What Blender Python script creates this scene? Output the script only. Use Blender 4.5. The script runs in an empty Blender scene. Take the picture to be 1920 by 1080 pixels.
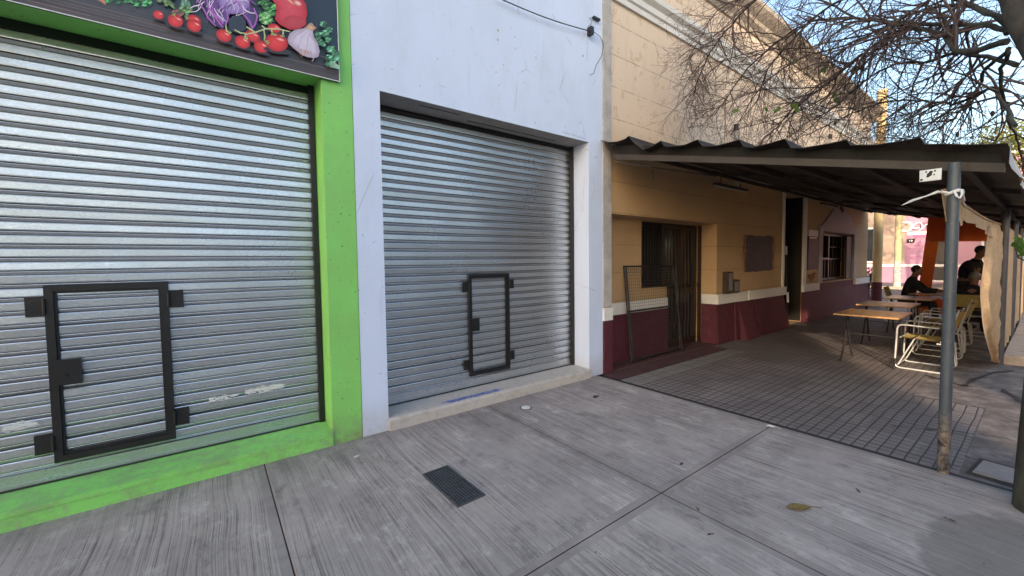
import bpy, math, random
from mathutils import Vector, Matrix
R_ = math.radians
scene = bpy.context.scene
C = scene.collection

# ------------------------------------------------------------------ camera
CAM_F, CAM_CX, CAM_CY, CAM_H = 756.7, 965.7, 527.8, 1.55
RX = Vector((0.79770256, -0.60292309, -0.01242442))
UP = Vector((0.03821107, 0.02997283, 0.99882008))
FW = Vector((0.6018393, 0.79723608, -0.04694774))
cd = bpy.data.cameras.new('camera')
cd.sensor_width = 36; cd.lens = CAM_F / 1920 * 36
cd.shift_x = (960 - CAM_CX) / 1920; cd.shift_y = (CAM_CY - 540) / 1920
cd.clip_start = 0.05; cd.clip_end = 3000
cam = bpy.data.objects.new('camera', cd); C.objects.link(cam)
M3 = Matrix((RX, UP, -FW)).transposed()
cam.matrix_world = Matrix.Translation((0, 0, CAM_H)) @ M3.to_4x4()
scene.camera = cam

# ------------------------------------------------------------------ sky, sun, exposure
SUN_EL, SUN_AZ = R_(13), math.atan2(-0.85, -0.53)      # azimuth from +Y, clockwise: low sun behind the opposite houses
sd = Vector((math.sin(SUN_AZ) * math.cos(SUN_EL), math.cos(SUN_AZ) * math.cos(SUN_EL), math.sin(SUN_EL)))
w = bpy.data.worlds.new('World'); scene.world = w; w.use_nodes = True
nt = w.node_tree; nt.nodes.clear()
sky = nt.nodes.new('ShaderNodeTexSky'); sky.sky_type = 'NISHITA'; sky.sun_disc = False
sky.sun_elevation = SUN_EL; sky.sun_rotation = SUN_AZ; sky.air_density = 1.0; sky.dust_density = 2.4; sky.ozone_density = 1.0
bg = nt.nodes.new('ShaderNodeBackground'); bg.inputs[1].default_value = 0.15
wo = nt.nodes.new('ShaderNodeOutputWorld')
nt.links.new(sky.outputs[0], bg.inputs[0]); nt.links.new(bg.outputs[0], wo.inputs[0])
sl = bpy.data.lights.new('sun', 'SUN'); sl.energy = 2.0; sl.angle = R_(0.6); sl.color = (1.0, 0.78, 0.55)
so = bpy.data.objects.new('sun', sl); C.objects.link(so)
so.rotation_euler = (-sd).to_track_quat('-Z', 'Y').to_euler()
scene.view_settings.view_transform = 'Standard'; scene.view_settings.look = 'None'
scene.view_settings.exposure = 1.75; scene.view_settings.gamma = 1.0

def P(px, py, Y):            # a point of the photo on the vertical plane y=Y -> (x, z)
    d = FW * CAM_F + RX * (px - CAM_CX) - UP * (py - CAM_CY); t = Y / d.y
    return (d.x * t, CAM_H + d.z * t)
def PXp(px, py, X):
    d = FW * CAM_F + RX * (px - CAM_CX) - UP * (py - CAM_CY); t = X / d.x
    return Vector((X, d.y * t, CAM_H + d.z * t))

# ------------------------------------------------------------------ mesh builder
class MB:
    def __init__(s): s.v = []; s.f = []; s.m = []; s.sm = []; s.col = None
    def add(s, vs, fs, mi=0, smooth=False):
        b = len(s.v); s.v += [tuple(x) for x in vs]
        for f in fs: s.f.append(tuple(b + i for i in f)); s.m.append(mi); s.sm.append(smooth)
        return s
    def box(s, a, b, mi=0, rot=None, org=None):
        x0, y0, z0 = a; x1, y1, z1 = b
        vs = [Vector(q) for q in ((x0,y0,z0),(x1,y0,z0),(x1,y1,z0),(x0,y1,z0),(x0,y0,z1),(x1,y0,z1),(x1,y1,z1),(x0,y1,z1))]
        if rot is not None:
            o = Vector(org) if org else Vector(((x0+x1)/2,(y0+y1)/2,(z0+z1)/2))
            vs = [rot @ (q - o) + o for q in vs]
        return s.add(vs, [(0,3,2,1),(4,5,6,7),(0,1,5,4),(1,2,6,5),(2,3,7,6),(3,0,4,7)], mi)
    def quad(s, a, b, c, d, mi=0): return s.add([a, b, c, d], [(0,1,2,3)], mi)
    def prism(s, prof, x0, x1, axis='x', mi=0, smooth=False):
        # prof: closed list of (a,b); extruded along axis. x: (a,b)->(y,z)  y: ->(x,z)  z: ->(x,y)
        def mk(p, t):
            if axis == 'x': return (t, p[0], p[1])
            if axis == 'y': return (p[0], t, p[1])
            return (p[0], p[1], t)
        n = len(prof); vs = [mk(p, x0) for p in prof] + [mk(p, x1) for p in prof]
        fs = [(i, (i+1) % n, n + (i+1) % n, n + i) for i in range(n)]
        s.add(vs, fs, mi, smooth); s.add(vs[:n], [tuple(range(n))[::-1]], mi); s.add(vs[n:], [tuple(range(n))], mi)
        return s
    def tube(s, pts, r, n=8, mi=0, cap=True, closed=False):
        pts = [Vector(p) for p in pts]; k = len(pts)
        rs = r if isinstance(r, (list, tuple)) else [r] * k
        vs = []; prev = None
        for i, p in enumerate(pts):
            if closed: t = pts[(i+1) % k] - pts[i-1]
            else: t = pts[min(i+1, k-1)] - pts[max(i-1, 0)]
            if t.length < 1e-9: t = Vector((0,0,1))
            t.normalize()
            if prev is None:
                a = Vector((0,0,1)) if abs(t.z) < .9 else Vector((1,0,0))
                u = t.cross(a).normalized()
            else:
                u = prev - t * prev.dot(t)
                if u.length < 1e-6: u = t.orthogonal()
                u.normalize()
            prev = u; q = t.cross(u)
            for j in range(n):
                an = 2 * math.pi * j / n
                vs.append(p + (u * math.cos(an) + q * math.sin(an)) * rs[i])
        fs = []
        for i in range(k if closed else k - 1):
            for j in range(n):
                a = i * n + j; b = i * n + (j+1) % n; i2 = (i+1) % k
                fs.append((a, b, i2 * n + (j+1) % n, i2 * n + j))
        s.add(vs, fs, mi, True)
        if cap and not closed:
            s.add(vs[:n], [tuple(range(n))[::-1]], mi); s.add(vs[-n:], [tuple(range(n))], mi)
        return s
    def cyl(s, c, r, z0, z1, n=20, mi=0, r1=None):
        return s.tube([(c[0], c[1], z0), (c[0], c[1], z1)], [r, r if r1 is None else r1], n, mi)
    def ball(s, c, r, mi=0, n=10, m=7):
        rx, ry, rz = r if isinstance(r, (tuple, list)) else (r, r, r)
        vs = [(c[0], c[1], c[2] + rz)]
        for i in range(1, m):
            th = math.pi * i / m
            for j in range(n):
                ph = 2 * math.pi * j / n
                vs.append((c[0] + rx*math.sin(th)*math.cos(ph), c[1] + ry*math.sin(th)*math.sin(ph), c[2] + rz*math.cos(th)))
        vs.append((c[0], c[1], c[2] - rz)); fs = []
        for j in range(n): fs.append((0, 1+j, 1+(j+1) % n))
        for i in range(m-2):
            for j in range(n):
                a = 1+i*n+j; b = 1+i*n+(j+1) % n; fs.append((a, a+n, b+n, b))
        L = len(vs)-1
        for j in range(n): fs.append((L, 1+(m-2)*n+(j+1) % n, 1+(m-2)*n+j))
        return s.add(vs, fs, mi, True)
    def build(s, name, mats, parent=None, colors=None):
        me = bpy.data.meshes.new(name)
        off = Vector((0,0,0))
        if parent is not None:
            pp = parent
            while pp is not None: off += Vector(pp.location); pp = pp.parent
        me.from_pydata([tuple(Vector(v) - off) for v in s.v], [], s.f)
        if not isinstance(mats, (list, tuple)): mats = [mats]
        for m in mats: me.materials.append(m)
        for i, p in enumerate(me.polygons): p.material_index = s.m[i]; p.use_smooth = s.sm[i]
        if colors is not None:
            ca = me.color_attributes.new('print', 'FLOAT_COLOR', 'POINT')
            for i, c in enumerate(colors): ca.data[i].color = (c[0], c[1], c[2], 1)
        me.update()
        o = bpy.data.objects.new(name, me); C.objects.link(o)
        if parent is not None: o.parent = parent
        return o

def tag(o, label=None, cat=None, group=None, kind=None):
    if label: o['label'] = label
    if cat: o['category'] = cat
    if group: o['group'] = group
    if kind: o['kind'] = kind
    return o
def empty(name, loc, label, cat, group=None):
    o = bpy.data.objects.new(name, None); C.objects.link(o); o.location = loc; o.empty_display_size = .1
    return tag(o, label, cat, group)
def copy_tree(o, parent=None):
    c = o.copy(); C.objects.link(c); c.parent = parent
    for ch in [q for q in scene.objects if q.parent == o]: copy_tree(ch, c)
    return c

# ------------------------------------------------------------------ materials
def s2l(c):
    return tuple((x/12.92 if x <= .04045 else ((x+.055)/1.055)**2.4) for x in (v/255 for v in c))
class N:
    def __init__(s, name):
        s.m = bpy.data.materials.new(name); s.m.use_nodes = True; s.t = s.m.node_tree; s.t.nodes.clear()
        s.out = s.n('OutputMaterial'); s.b = s.n('BsdfPrincipled'); s.l(s.b.outputs[0], s.out.inputs[0])
        s.pos = s.n('NewGeometry').outputs['Position']
    def n(s, t, **k):
        x = s.t.nodes.new('ShaderNode' + t)
        for a, b in k.items(): setattr(x, a, b)
        return x
    def l(s, a, b): s.t.links.new(a, b)
    def mapping(s, scale=(1,1,1), src=None, rot=(0,0,0), loc=(0,0,0)):
        m = s.n('Mapping'); s.l(src or s.pos, m.inputs[0]); m.inputs['Scale'].default_value = scale
        m.inputs['Rotation'].default_value = rot; m.inputs['Location'].default_value = loc; return m.outputs[0]
    def noise(s, scale, detail=4, rough=.6, vec=None, dist=0):
        x = s.n('TexNoise'); x.inputs['Scale'].default_value = scale; x.inputs['Detail'].default_value = detail
        x.inputs['Roughness'].default_value = rough; x.inputs['Distortion'].default_value = dist
        s.l(vec or s.pos, x.inputs['Vector']); return x.outputs['Fac']
    def voro(s, scale, vec=None, feature='F1'):
        x = s.n('TexVoronoi', feature=feature); x.inputs['Scale'].default_value = scale; s.l(vec or s.pos, x.inputs['Vector']); return x
    def ramp(s, fac, stops):
        r = s.n('ValToRGB'); s.l(fac, r.inputs[0]); e = r.color_ramp.elements
        while len(e) < len(stops): e.new(.5)
        for i, (p, c) in enumerate(stops):
            e[i].position = p; e[i].color = (c, c, c, 1) if isinstance(c, (int, float)) else (*c, 1)
        return r.outputs[0]
    def mix(s, f, a, b, mode='MIX'):
        x = s.n('MixRGB', blend_type=mode)
        for i, v in ((0, f), (1, a), (2, b)):
            if isinstance(v, (int, float)): x.inputs[i].default_value = v if i == 0 else (v, v, v, 1)
            elif isinstance(v, tuple): x.inputs[i].default_value = (*v, 1)
            else: s.l(v, x.inputs[i])
        return x.outputs[0]
    def math(s, op, a, b=0, c=0):
        x = s.n('Math', operation=op)
        for i, v in enumerate((a, b, c)):
            if isinstance(v, (int, float)): x.inputs[i].default_value = v
            else: s.l(v, x.inputs[i])
        return x.outputs[0]
    def sep(s, v=None):
        x = s.n('SeparateXYZ'); s.l(v or s.pos, x.inputs[0]); return x.outputs
    def set(s, color=None, rough=None, metal=None, bump=None, bs=.3, bd=.01, spec=None):
        for k, v in (('Base Color', color), ('Roughness', rough), ('Metallic', metal), ('Specular IOR Level', spec)):
            if v is None: continue
            if isinstance(v, (int, float)): s.b.inputs[k].default_value = v
            elif isinstance(v, tuple): s.b.inputs[k].default_value = (*v, 1)
            else: s.l(v, s.b.inputs[k])
        if bump is not None:
            b = s.n('Bump'); b.inputs['Strength'].default_value = bs; b.inputs['Distance'].default_value = bd
            s.l(bump, b.inputs['Height']); s.l(b.outputs[0], s.b.inputs['Normal'])
        return s.m

def paint(name, col, var=.12, rough=.75, scale=3, bump=.15, metal=0, speck=0):
    n = N(name); a = n.noise(scale, 5, .65); b = n.noise(scale*14, 3, .6)
    c = n.mix(n.ramp(a, [(.3, 0), (.7, 1)]), tuple(x*(1-var) for x in col), tuple(min(1, x*(1+var)) for x in col))
    c = n.mix(n.ramp(b, [(.3, .0), (.75, .25)]), c, tuple(x*(1-2*var) for x in col))
    if speck: c = n.mix(n.ramp(n.noise(scale*9, 3, .5), [(.64, 0), (.7, speck)]), c, (.2, .19, .18))
    return n.set(c, n.math('MULTIPLY_ADD', b, .25, rough-.12), metal, n.noise(scale*25, 3), bump, .004)

def white_wall():
    n = N('white_wall_paint')
    st = n.noise(2.2, 6, .7, n.mapping((1, 1, .45))); sp = n.noise(26, 2, .5); big = n.noise(.8, 3)
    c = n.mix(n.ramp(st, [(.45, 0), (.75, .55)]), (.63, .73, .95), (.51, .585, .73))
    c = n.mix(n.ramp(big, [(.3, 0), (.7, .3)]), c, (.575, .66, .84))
    c = n.mix(n.ramp(sp, [(.735, 0), (.76, .8)]), c, (.33, .33, .36))
    dr = n.noise(5, 6, .75, n.mapping((2.2, 1, .18))); c = n.mix(n.ramp(dr, [(.60, 0), (.74, .35)]), c, (.36, .36, .40))
    cr = n.voro(1.3, n.mapping((1, 1, .6), n.mapping((1, 1, 1))), 'DISTANCE_TO_EDGE').outputs['Distance']
    c = n.mix(n.math('MULTIPLY', n.ramp(cr, [(.0, .5), (.006, 0)]), n.ramp(n.noise(2.4, 4), [(.52, 0), (.6, 1)])), c, (.25, .25, .28))
    z = n.sep()[2]                                    # dirty splash near the pavement
    g = n.math('MULTIPLY', n.ramp(z, [(0.0, 1), (.32, 0)]), n.noise(9, 5, .7))
    c = n.mix(g, c, (.36, .32, .27))
    return n.set(c, .72, 0, n.noise(14, 5, .7), .35, .006)
def green_paint():
    n = N('green_wall_paint'); g = (.24, .66, .15)
    c = n.mix(n.ramp(n.noise(2.5, 5), [(.35, 0), (.7, .6)]), g, (.24, .50, .13))
    c = n.mix(n.ramp(n.noise(1.2, 6, .7, n.mapping((1.5, 1, .5))), [(.4, 0), (.7, .45)]), c, (.20, .44, .14))
    c = n.mix(n.ramp(n.noise(30, 3), [(.66, 0), (.70, .8)]), c, (.10, .20, .06)); c = n.mix(n.ramp(n.noise(17, 5, .8, n.mapping((1, 1, .4))), [(.66, 0), (.70, .5)]), c, (.42, .55, .34))
    z = n.sep()[2]
    d = n.math('MULTIPLY', n.ramp(z, [(0.0, 1), (.28, 0)]), n.ramp(n.noise(6, 5, .7), [(.35, .1), (.6, 1)]))
    c = n.mix(d, c, (.21, .20, .13))
    return n.set(c, .6, 0, n.noise(18, 4, .6), .3, .005)
def sill_green():
    n = N('green_sill_paint'); g = (.24, .66, .15)
    c = n.mix(n.ramp(n.noise(3.2, 8, .8), [(.46, 0), (.60, .6)]), g, (.22, .33, .15))
    c = n.mix(n.ramp(n.noise(22, 4), [(.5, 0), (.7, .5)]), c, (.30, .30, .24))
    return n.set(c, .65, 0, n.noise(30, 4), .3, .004)
def yellow_wall():
    n = N('yellow_wall_paint')
    x, y, z = n.sep()
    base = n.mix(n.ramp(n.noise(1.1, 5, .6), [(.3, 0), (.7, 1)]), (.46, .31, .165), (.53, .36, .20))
    up = n.ramp(z, [(0, 0), (1, 1)])                 # paler above the awning line; below it the awning's shade is put into the colour
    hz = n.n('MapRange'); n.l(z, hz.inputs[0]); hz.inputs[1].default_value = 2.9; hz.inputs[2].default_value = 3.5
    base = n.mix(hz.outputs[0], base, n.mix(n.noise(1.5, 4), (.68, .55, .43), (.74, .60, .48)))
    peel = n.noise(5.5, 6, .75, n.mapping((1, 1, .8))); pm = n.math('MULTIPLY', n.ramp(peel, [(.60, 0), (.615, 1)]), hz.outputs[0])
    edge = n.math('MULTIPLY', n.ramp(peel, [(.585, 0), (.60, 1), (.615, 0)]), hz.outputs[0])
    base = n.mix(n.math('MULTIPLY', pm, .7), base, (.60, .44, .27)); base = n.mix(n.math('MULTIPLY', edge, .55), base, (.25, .17, .11))
    zz = n.math('FRACT', n.math('DIVIDE', n.math('SUBTRACT', z, .085), .428))
    wob = n.noise(7, 3); ln = n.math('LESS_THAN', zz, .022); ln = n.math('MULTIPLY', ln, n.ramp(wob, [(.35, .15), (.55, .8)]))
    base = n.mix(ln, base, (.22, .15, .09))
    st = n.noise(3, 5, .7, n.mapping((2.2, 1, .35))); base = n.mix(n.ramp(st, [(.55, 0), (.8, .35)]), base, (.36, .27, .17))
    h = n.math('SUBTRACT', n.math('MULTIPLY', n.noise(10, 6, .7), .6), n.math('MULTIPLY', ln, 1.2))
    return n.set(base, .8, 0, h, .45, .006)
def maroon():
    n = N('maroon_paint')
    c = n.mix(n.noise(3, 5), (.075, .018, .030), (.115, .032, .046))
    c = n.mix(n.ramp(n.noise(6, 5, .75), [(.55, 0), (.75, .4)]), c, (.16, .09, .09))
    return n.set(c, .7, 0, n.noise(16, 5), .3, .006, .25)
def galvanised(name='galvanised_slats'):
    n = N(name)
    v = n.voro(95, n.mapping((1, 1, 1.6)))
    cell = n.n('SeparateColor'); n.l(v.outputs['Color'], cell.inputs[0])
    big = n.noise(2.3, 4, .6, n.mapping((1, 1, .7)))
    col = n.mix(n.math('MULTIPLY', cell.outputs[0], .5), (.54, .565, .60), (.74, .765, .80))
    col = n.mix(n.ramp(big, [(.4, 0), (.75, .45)]), col, (.50, .50, .50))
    col = n.mix(n.ramp(n.noise(7, 5, .7, n.mapping((.3, 1, 2.2))), [(.62, 0), (.78, .35)]), col, (.36, .29, .22))
    ro = n.math('MULTIPLY_ADD', cell.outputs[1], .10, .23); ro = n.math('ADD', ro, n.math('MULTIPLY', big, .10))
    h = n.math('ADD', n.math('MULTIPLY', cell.outputs[2], .12), n.noise(34, 3, .6, n.mapping((1, 1, 1.8))))
    return n.set(col, ro, .88, h, .06, .003)
def concrete(name, broom=True, base=(.47, .41, .395), dark=(.28, .245, .24)):
    n = N(name)
    big = n.noise(1.1, 6, .65); med = n.noise(4.2, 6, .7)
    c = n.mix(n.ramp(big, [(.3, 0), (.7, 1)]), dark, base)
    c = n.mix(n.ramp(med, [(.45, 0), (.72, .55)]), c, (.46, .40, .385))
    h = n.noise(60, 4, .7)
    if broom:
        wv = n.noise(.9, 3)
        sc = n.n('CombineXYZ'); X, Y, Z = n.sep()
        n.l(n.math('ADD', X, n.math('MULTIPLY', n.noise(.7, 2, .4), .12)), sc.inputs[0]); n.l(Y, sc.inputs[1])
        s1 = n.noise(1, 4, .7, n.mapping((170, 1.1, 1), sc.outputs[0])); s2 = n.noise(1, 5, .8, n.mapping((60, .45, 1), sc.outputs[0]))
        st = n.math('ADD', n.math('MULTIPLY', s1, .55), n.math('MULTIPLY', s2, .5))
        mask = n.ramp(n.noise(1.3, 6, .7), [(.34, .15), (.62, 1)])
        c = n.mix(n.math('MULTIPLY', n.ramp(st, [(.44, .9), (.53, 0)]), mask), c, (.07, .062, .062))
        c = n.mix(n.math('MULTIPLY', n.ramp(st, [(.56, 0), (.66, .6)]), mask), c, (.58, .52, .50))
        bl = n.noise(2.6, 8, .8, n.mapping((1.6, .8, 1))); c = n.mix(n.ramp(bl, [(.33, .75), (.46, 0)]), c, (.14, .122, .12)); c = n.mix(n.ramp(bl, [(.54, 0), (.66, .65)]), c, (.60, .54, .52))
        h = n.math('ADD', n.math('MULTIPLY', st, n.math('MULTIPLY', mask, 2.2)), n.math('MULTIPLY', h, .35))
    c = n.mix(n.ramp(n.noise(38, 2), [(.72, 0), (.76, .7)]), c, (.09, .085, .085))
    # bare damp brown patch near the tree and grime along the shop fronts
    X, Y, Z = n.sep()
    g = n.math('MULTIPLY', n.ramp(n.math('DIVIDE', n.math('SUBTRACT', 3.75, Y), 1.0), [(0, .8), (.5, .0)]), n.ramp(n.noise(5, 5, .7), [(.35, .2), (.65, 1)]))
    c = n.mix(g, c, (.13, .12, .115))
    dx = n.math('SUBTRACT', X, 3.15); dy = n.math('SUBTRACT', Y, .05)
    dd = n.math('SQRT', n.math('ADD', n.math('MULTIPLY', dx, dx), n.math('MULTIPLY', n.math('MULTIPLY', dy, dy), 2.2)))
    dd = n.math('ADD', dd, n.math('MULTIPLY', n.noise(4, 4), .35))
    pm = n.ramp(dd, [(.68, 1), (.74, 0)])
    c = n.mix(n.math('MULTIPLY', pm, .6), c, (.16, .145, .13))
    return n.set(c, .82, 0, h, .5, .006)
def tiles():
    n = N('grooved_tiles')
    X, Y, Z = n.sep()
    wob = n.math('MULTIPLY', n.math('SUBTRACT', n.noise(1.4, 2), .5), .03)
    fy = n.math('FRACT', n.math('DIVIDE', n.math('ADD', Y, wob), .08))
    fx = n.math('FRACT', n.math('DIVIDE', n.math('ADD', X, wob), .09))
    gy = n.ramp(n.math('ABSOLUTE', n.math('SUBTRACT', fy, .5)), [(.40, 0), (.47, .9)])
    gx = n.ramp(n.math('ABSOLUTE', n.math('SUBTRACT', fx, .5)), [(.38, 0), (.47, .85)])
    fX = n.math('FRACT', n.math('DIVIDE', X, .40)); gX = n.ramp(n.math('ABSOLUTE', n.math('SUBTRACT', fX, .5)), [(.48, 0), (.493, 1)])
    g = n.math('MAXIMUM', n.math('MAXIMUM', gy, gx), gX)
    cell = n.voro(1, n.mapping((2.5, 5, 0), loc=(.5, .5, 0))); cc = n.n('TexWhiteNoise', noise_dimensions='2D')
    fl = n.n('VectorMath', operation='FLOOR'); n.l(n.mapping((2.5, 5, 0)), fl.inputs[0]); n.l(fl.outputs[0], cc.inputs['Vector'])
    c = n.mix(cc.outputs['Value'], (.21, .18, .175), (.29, .25, .24))
    c = n.mix(n.ramp(n.noise(1.2, 5, .7), [(.35, 0), (.7, .7)]), c, (.15, .13, .135))
    c = n.mix(n.ramp(n.noise(9, 5, .7), [(.55, 0), (.7, .5)]), c, (.30, .29, .28))
    c = n.mix(g, c, (.042, .038, .042))
    h = n.math('ADD', n.math('MULTIPLY', g, -1), n.math('MULTIPLY', n.noise(40, 3), .15))
    return n.set(c, .62, 0, h, .6, .006)
def square_tiles():
    n = N('square_tiles')
    X, Y, Z = n.sep(); g = None
    for src, p, e in ((X, .2, .47), (Y, .2, .47), (X, .0667, .44), (Y, .0667, .44)):
        f = n.math('FRACT', n.math('DIVIDE', src, p)); q = n.ramp(n.math('ABSOLUTE', n.math('SUBTRACT', f, .5)), [(e-.02, 0), (min(.499, e+.02), .9 if p > .1 else .5)])
        g = q if g is None else n.math('MAXIMUM', g, q)
    c = n.mix(n.noise(2.2, 5), (.20, .185, .175), (.30, .28, .265)); c = n.mix(n.ramp(n.noise(8, 5), [(.5, 0), (.7, .4)]), c, (.13, .12, .12))
    c = n.mix(g, c, (.06, .055, .055))
    return n.set(c, .7, 0, n.math('MULTIPLY', g, -1), .4, .004)
def wood(name, a, b, rough=.45, along=(2, 14, 14), gloss=.5):
    n = N(name); co = n.n('TexCoord').outputs['Object']
    t = n.noise(2, 6, .7, n.mapping(along, co), .6)
    c = n.mix(n.ramp(t, [(.35, 0), (.65, 1)]), a, b); c = n.mix(n.ramp(n.noise(7, 4, .6, co), [(.5, 0), (.7, .45)]), c, tuple(min(1, x*1.6) for x in b))
    return n.set(c, rough, 0, t, .15, .002, gloss)
def bark():
    n = N('bark'); t = n.noise(14, 6, .7, n.mapping((1, 1, .35)))
    c = n.mix(n.ramp(t, [(.35, 0), (.65, 1)]), (.022, .018, .017), (.075, .062, .056)); c = n.mix(n.ramp(n.noise(3, 4), [(.5, 0), (.7, .4)]), c, (.10, .12, .07))
    return n.set(c, .9, 0, t, .8, .01)
def leafm(name, a, b):
    n = N(name); c = n.mix(n.noise(9, 3), a, b)
    tr = n.n('BsdfTranslucent'); n.l(c, tr.inputs[0]); mx = n.n('MixShader'); mx.inputs[0].default_value = .35
    n.set(c, .5); n.l(n.b.outputs[0], mx.inputs[1]); n.l(tr.outputs[0], mx.inputs[2]); n.l(mx.outputs[0], n.out.inputs[0]); return n.m
def canvas():
    n = N('beige_canvas'); t = n.noise(6, 6, .7, n.mapping((1, 1, .8)))
    c = n.mix(n.ramp(t, [(.3, 0), (.7, 1)]), (.58, .38, .21), (.78, .56, .35))
    c = n.mix(n.ramp(n.noise(20, 4, .7, n.mapping((.5, 1, 2))), [(.55, 0), (.7, .5)]), c, (.38, .27, .17))
    tr = n.n('BsdfTranslucent'); n.l(c, tr.inputs[0]); mx = n.n('MixShader'); mx.inputs[0].default_value = .4
    n.set(c, .8, 0, n.noise(16, 5, .7), .6, .02); n.l(n.b.outputs[0], mx.inputs[1]); n.l(tr.outputs[0], mx.inputs[2]); n.l(mx.outputs[0], n.out.inputs[0]); return n.m
def clearplastic():
    n = N('clear_plastic'); tp = n.n('BsdfTransparent'); tp.inputs[0].default_value = (.86, .82, .84, 1)
    n.set((.80, .76, .78), .3); mx = n.n('MixShader'); mx.inputs[0].default_value = .38
    n.l(tp.outputs[0], mx.inputs[2]); n.l(n.b.outputs[0], mx.inputs[1]); n.l(mx.outputs[0], n.out.inputs[0])
    n.m.blend_method = 'BLEND' if hasattr(n.m, 'blend_method') else None
    return n.m
def printed():
    n = N('printed_banner'); a = n.n('VertexColor'); a.layer_name = 'print'
    t = n.noise(34, 4, .7)
    c = n.mix(n.ramp(t, [(.35, .18), (.7, 0)]), a.outputs[0], (.02, .03, .04))
    return n.set(c, .38, 0, None, spec=.5)

M = {}
M['white_wall'] = white_wall(); M['green'] = green_paint(); M['sill_green'] = sill_green(); M['yellow'] = yellow_wall(); M['maroon'] = maroon()
M['galv'] = galvanised(); M['broom'] = concrete('broomed_concrete'); M['smooth'] = concrete('smooth_concrete', False, (.36, .31, .30), (.20, .175, .17))
M['roughcon'] = concrete('old_concrete', False, (.17, .145, .135), (.07, .06, .058)); M['tiles'] = tiles(); M['sqtiles'] = square_tiles()
M['joint'] = paint('dark_joint', (.035, .032, .032)); M['white'] = paint('white_trim', (.74, .73, .71), .08, .6, 4, .2, 0, .4)
M['grey'] = paint('grey_plaster', (.44, .42, .41), .22, .8, 3.5, .4); M['black'] = paint('black_iron', (.012, .012, .014), .3, .42, 8, .1)
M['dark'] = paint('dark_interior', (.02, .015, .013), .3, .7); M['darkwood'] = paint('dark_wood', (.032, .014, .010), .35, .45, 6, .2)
M['soffit'] = paint('grey_soffit', (.34, .33, .32), .2, .8, 5, .3); M['asphalt'] = paint('asphalt', (.06, .06, .063), .2, .85, 6, .4)
M['rust'] = paint('rusty_metal', (.045, .028, .02), .4, .7, 9, .3); M['sheet'] = paint('weathered_sheet', (.034, .026, .022), .4, .6, 3, .3, .2)
M['beam'] = paint('dull_beam', (.050, .037, .030), .2, .6, 5, .2); M['postm'] = None
M['alu'] = paint('white_tube', (.62, .62, .64), .1, .32, 10, .05, .35); M['fabric'] = paint('yellow_fabric', (.50, .39, .14), .15, .75, 12, .2)
M['leg'] = paint('dark_steel', (.07, .066, .066), .2, .35, 10, .05, .6); M['top'] = wood('varnished_top', (.40, .20, .075), (.62, .38, .18), .32)
M['topedge'] = paint('top_edge', (.18, .08, .03)); M['bark'] = bark(); M['leaf'] = leafm('green_leaf', (.09, .19, .03), (.16, .28, .05))
M['yleaf'] = leafm('yellow_leaf', (.30, .26, .05), (.16, .19, .05)); M['dleaf'] = leafm('dark_leaf', (.03, .06, .02), (.06, .10, .03)); M['pod'] = paint('dry_pod', (.03, .024, .02))
M['canvas'] = canvas(); M['plastic'] = clearplastic(); M['orange'] = leafm('orange_tarp', (.66, .15, .02), (.78, .20, .03))
M['pink'] = paint('pink_wall', (.42, .21, .30), .12, .75, 1.5, .2); M['cream'] = paint('cream_wall', (.38, .27, .21), .15, .75, 1.5, .2)
M['pinkd'] = paint('deep_pink', (.50, .13, .28), .15, .75); M['glass'] = N('window_glass').set((.03, .03, .032), .15, 0, None, spec=.5)
M['print'] = printed(); M['whiteplastic'] = paint('white_plastic', (.72, .73, .75), .08, .4, 6, .1); M['bluepaint'] = paint('blue_flake', (.055, .10, .34), .3, .6, 20, .3)
M['board'] = paint('black_board', (.045, .035, .035), .4, .6, 3, .1); M['ochre'] = paint('peeled_poster', (.42, .22, .13), .4, .8, 22, .4)
M['redp'] = paint('red_paint', (.22, .02, .02)); M['grate'] = paint('grate_metal', (.11, .115, .135), .25, .5, 20, .2, .5)
M['skin'] = paint('skin', (.24, .12, .075), .1, .6); M['cloth'] = paint('dark_jacket', (.012, .012, .02), .2, .85); M['trouser'] = paint('dark_trousers', (.025, .026, .035), .2, .85)
M['hair'] = paint('dark_hair', (.012, .009, .008), .2, .6); M['greyhair'] = paint('grey_hair', (.20, .17, .15), .2, .7); M['yellowp'] = paint('yellow_pole', (.60, .45, .23), .12, .6, 4, .2)
M['facade_a'] = paint('opposite_stucco_light', (.62, .57, .50), .15, .8, 1, .2); M['facade_b'] = paint('opposite_stucco_warm', (.58, .34, .22), .15, .8, 1, .2)
M['stonelit'] = paint('tan_kerb_stone', (.42, .34, .27), .25, .8, 8, .4)
def postmat():
    n = N('grey_blue_post'); z = n.sep()[2]
    c = n.mix(n.noise(9, 5), (.065, .08, .098), (.11, .13, .155))
    m = n.math('MULTIPLY', n.ramp(z, [(.30, 1), (.46, 0)]), n.ramp(n.noise(18, 5, .75, n.mapping((1, 1, .5))), [(.38, 0), (.5, 1)]))
    c = n.mix(m, c, n.mix(n.ramp(n.noise(24, 4), [(.42, 0), (.55, 1)]), (.035, .03, .03), (.24, .19, .155))); c = n.mix(n.ramp(n.noise(30, 4), [(.62, 0), (.7, .7)]), c, (.27, .17, .11))
    return n.set(c, .45, .2, n.math('ADD', n.noise(30, 4), m), .4, .004)
M['postm'] = postmat()
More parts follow.
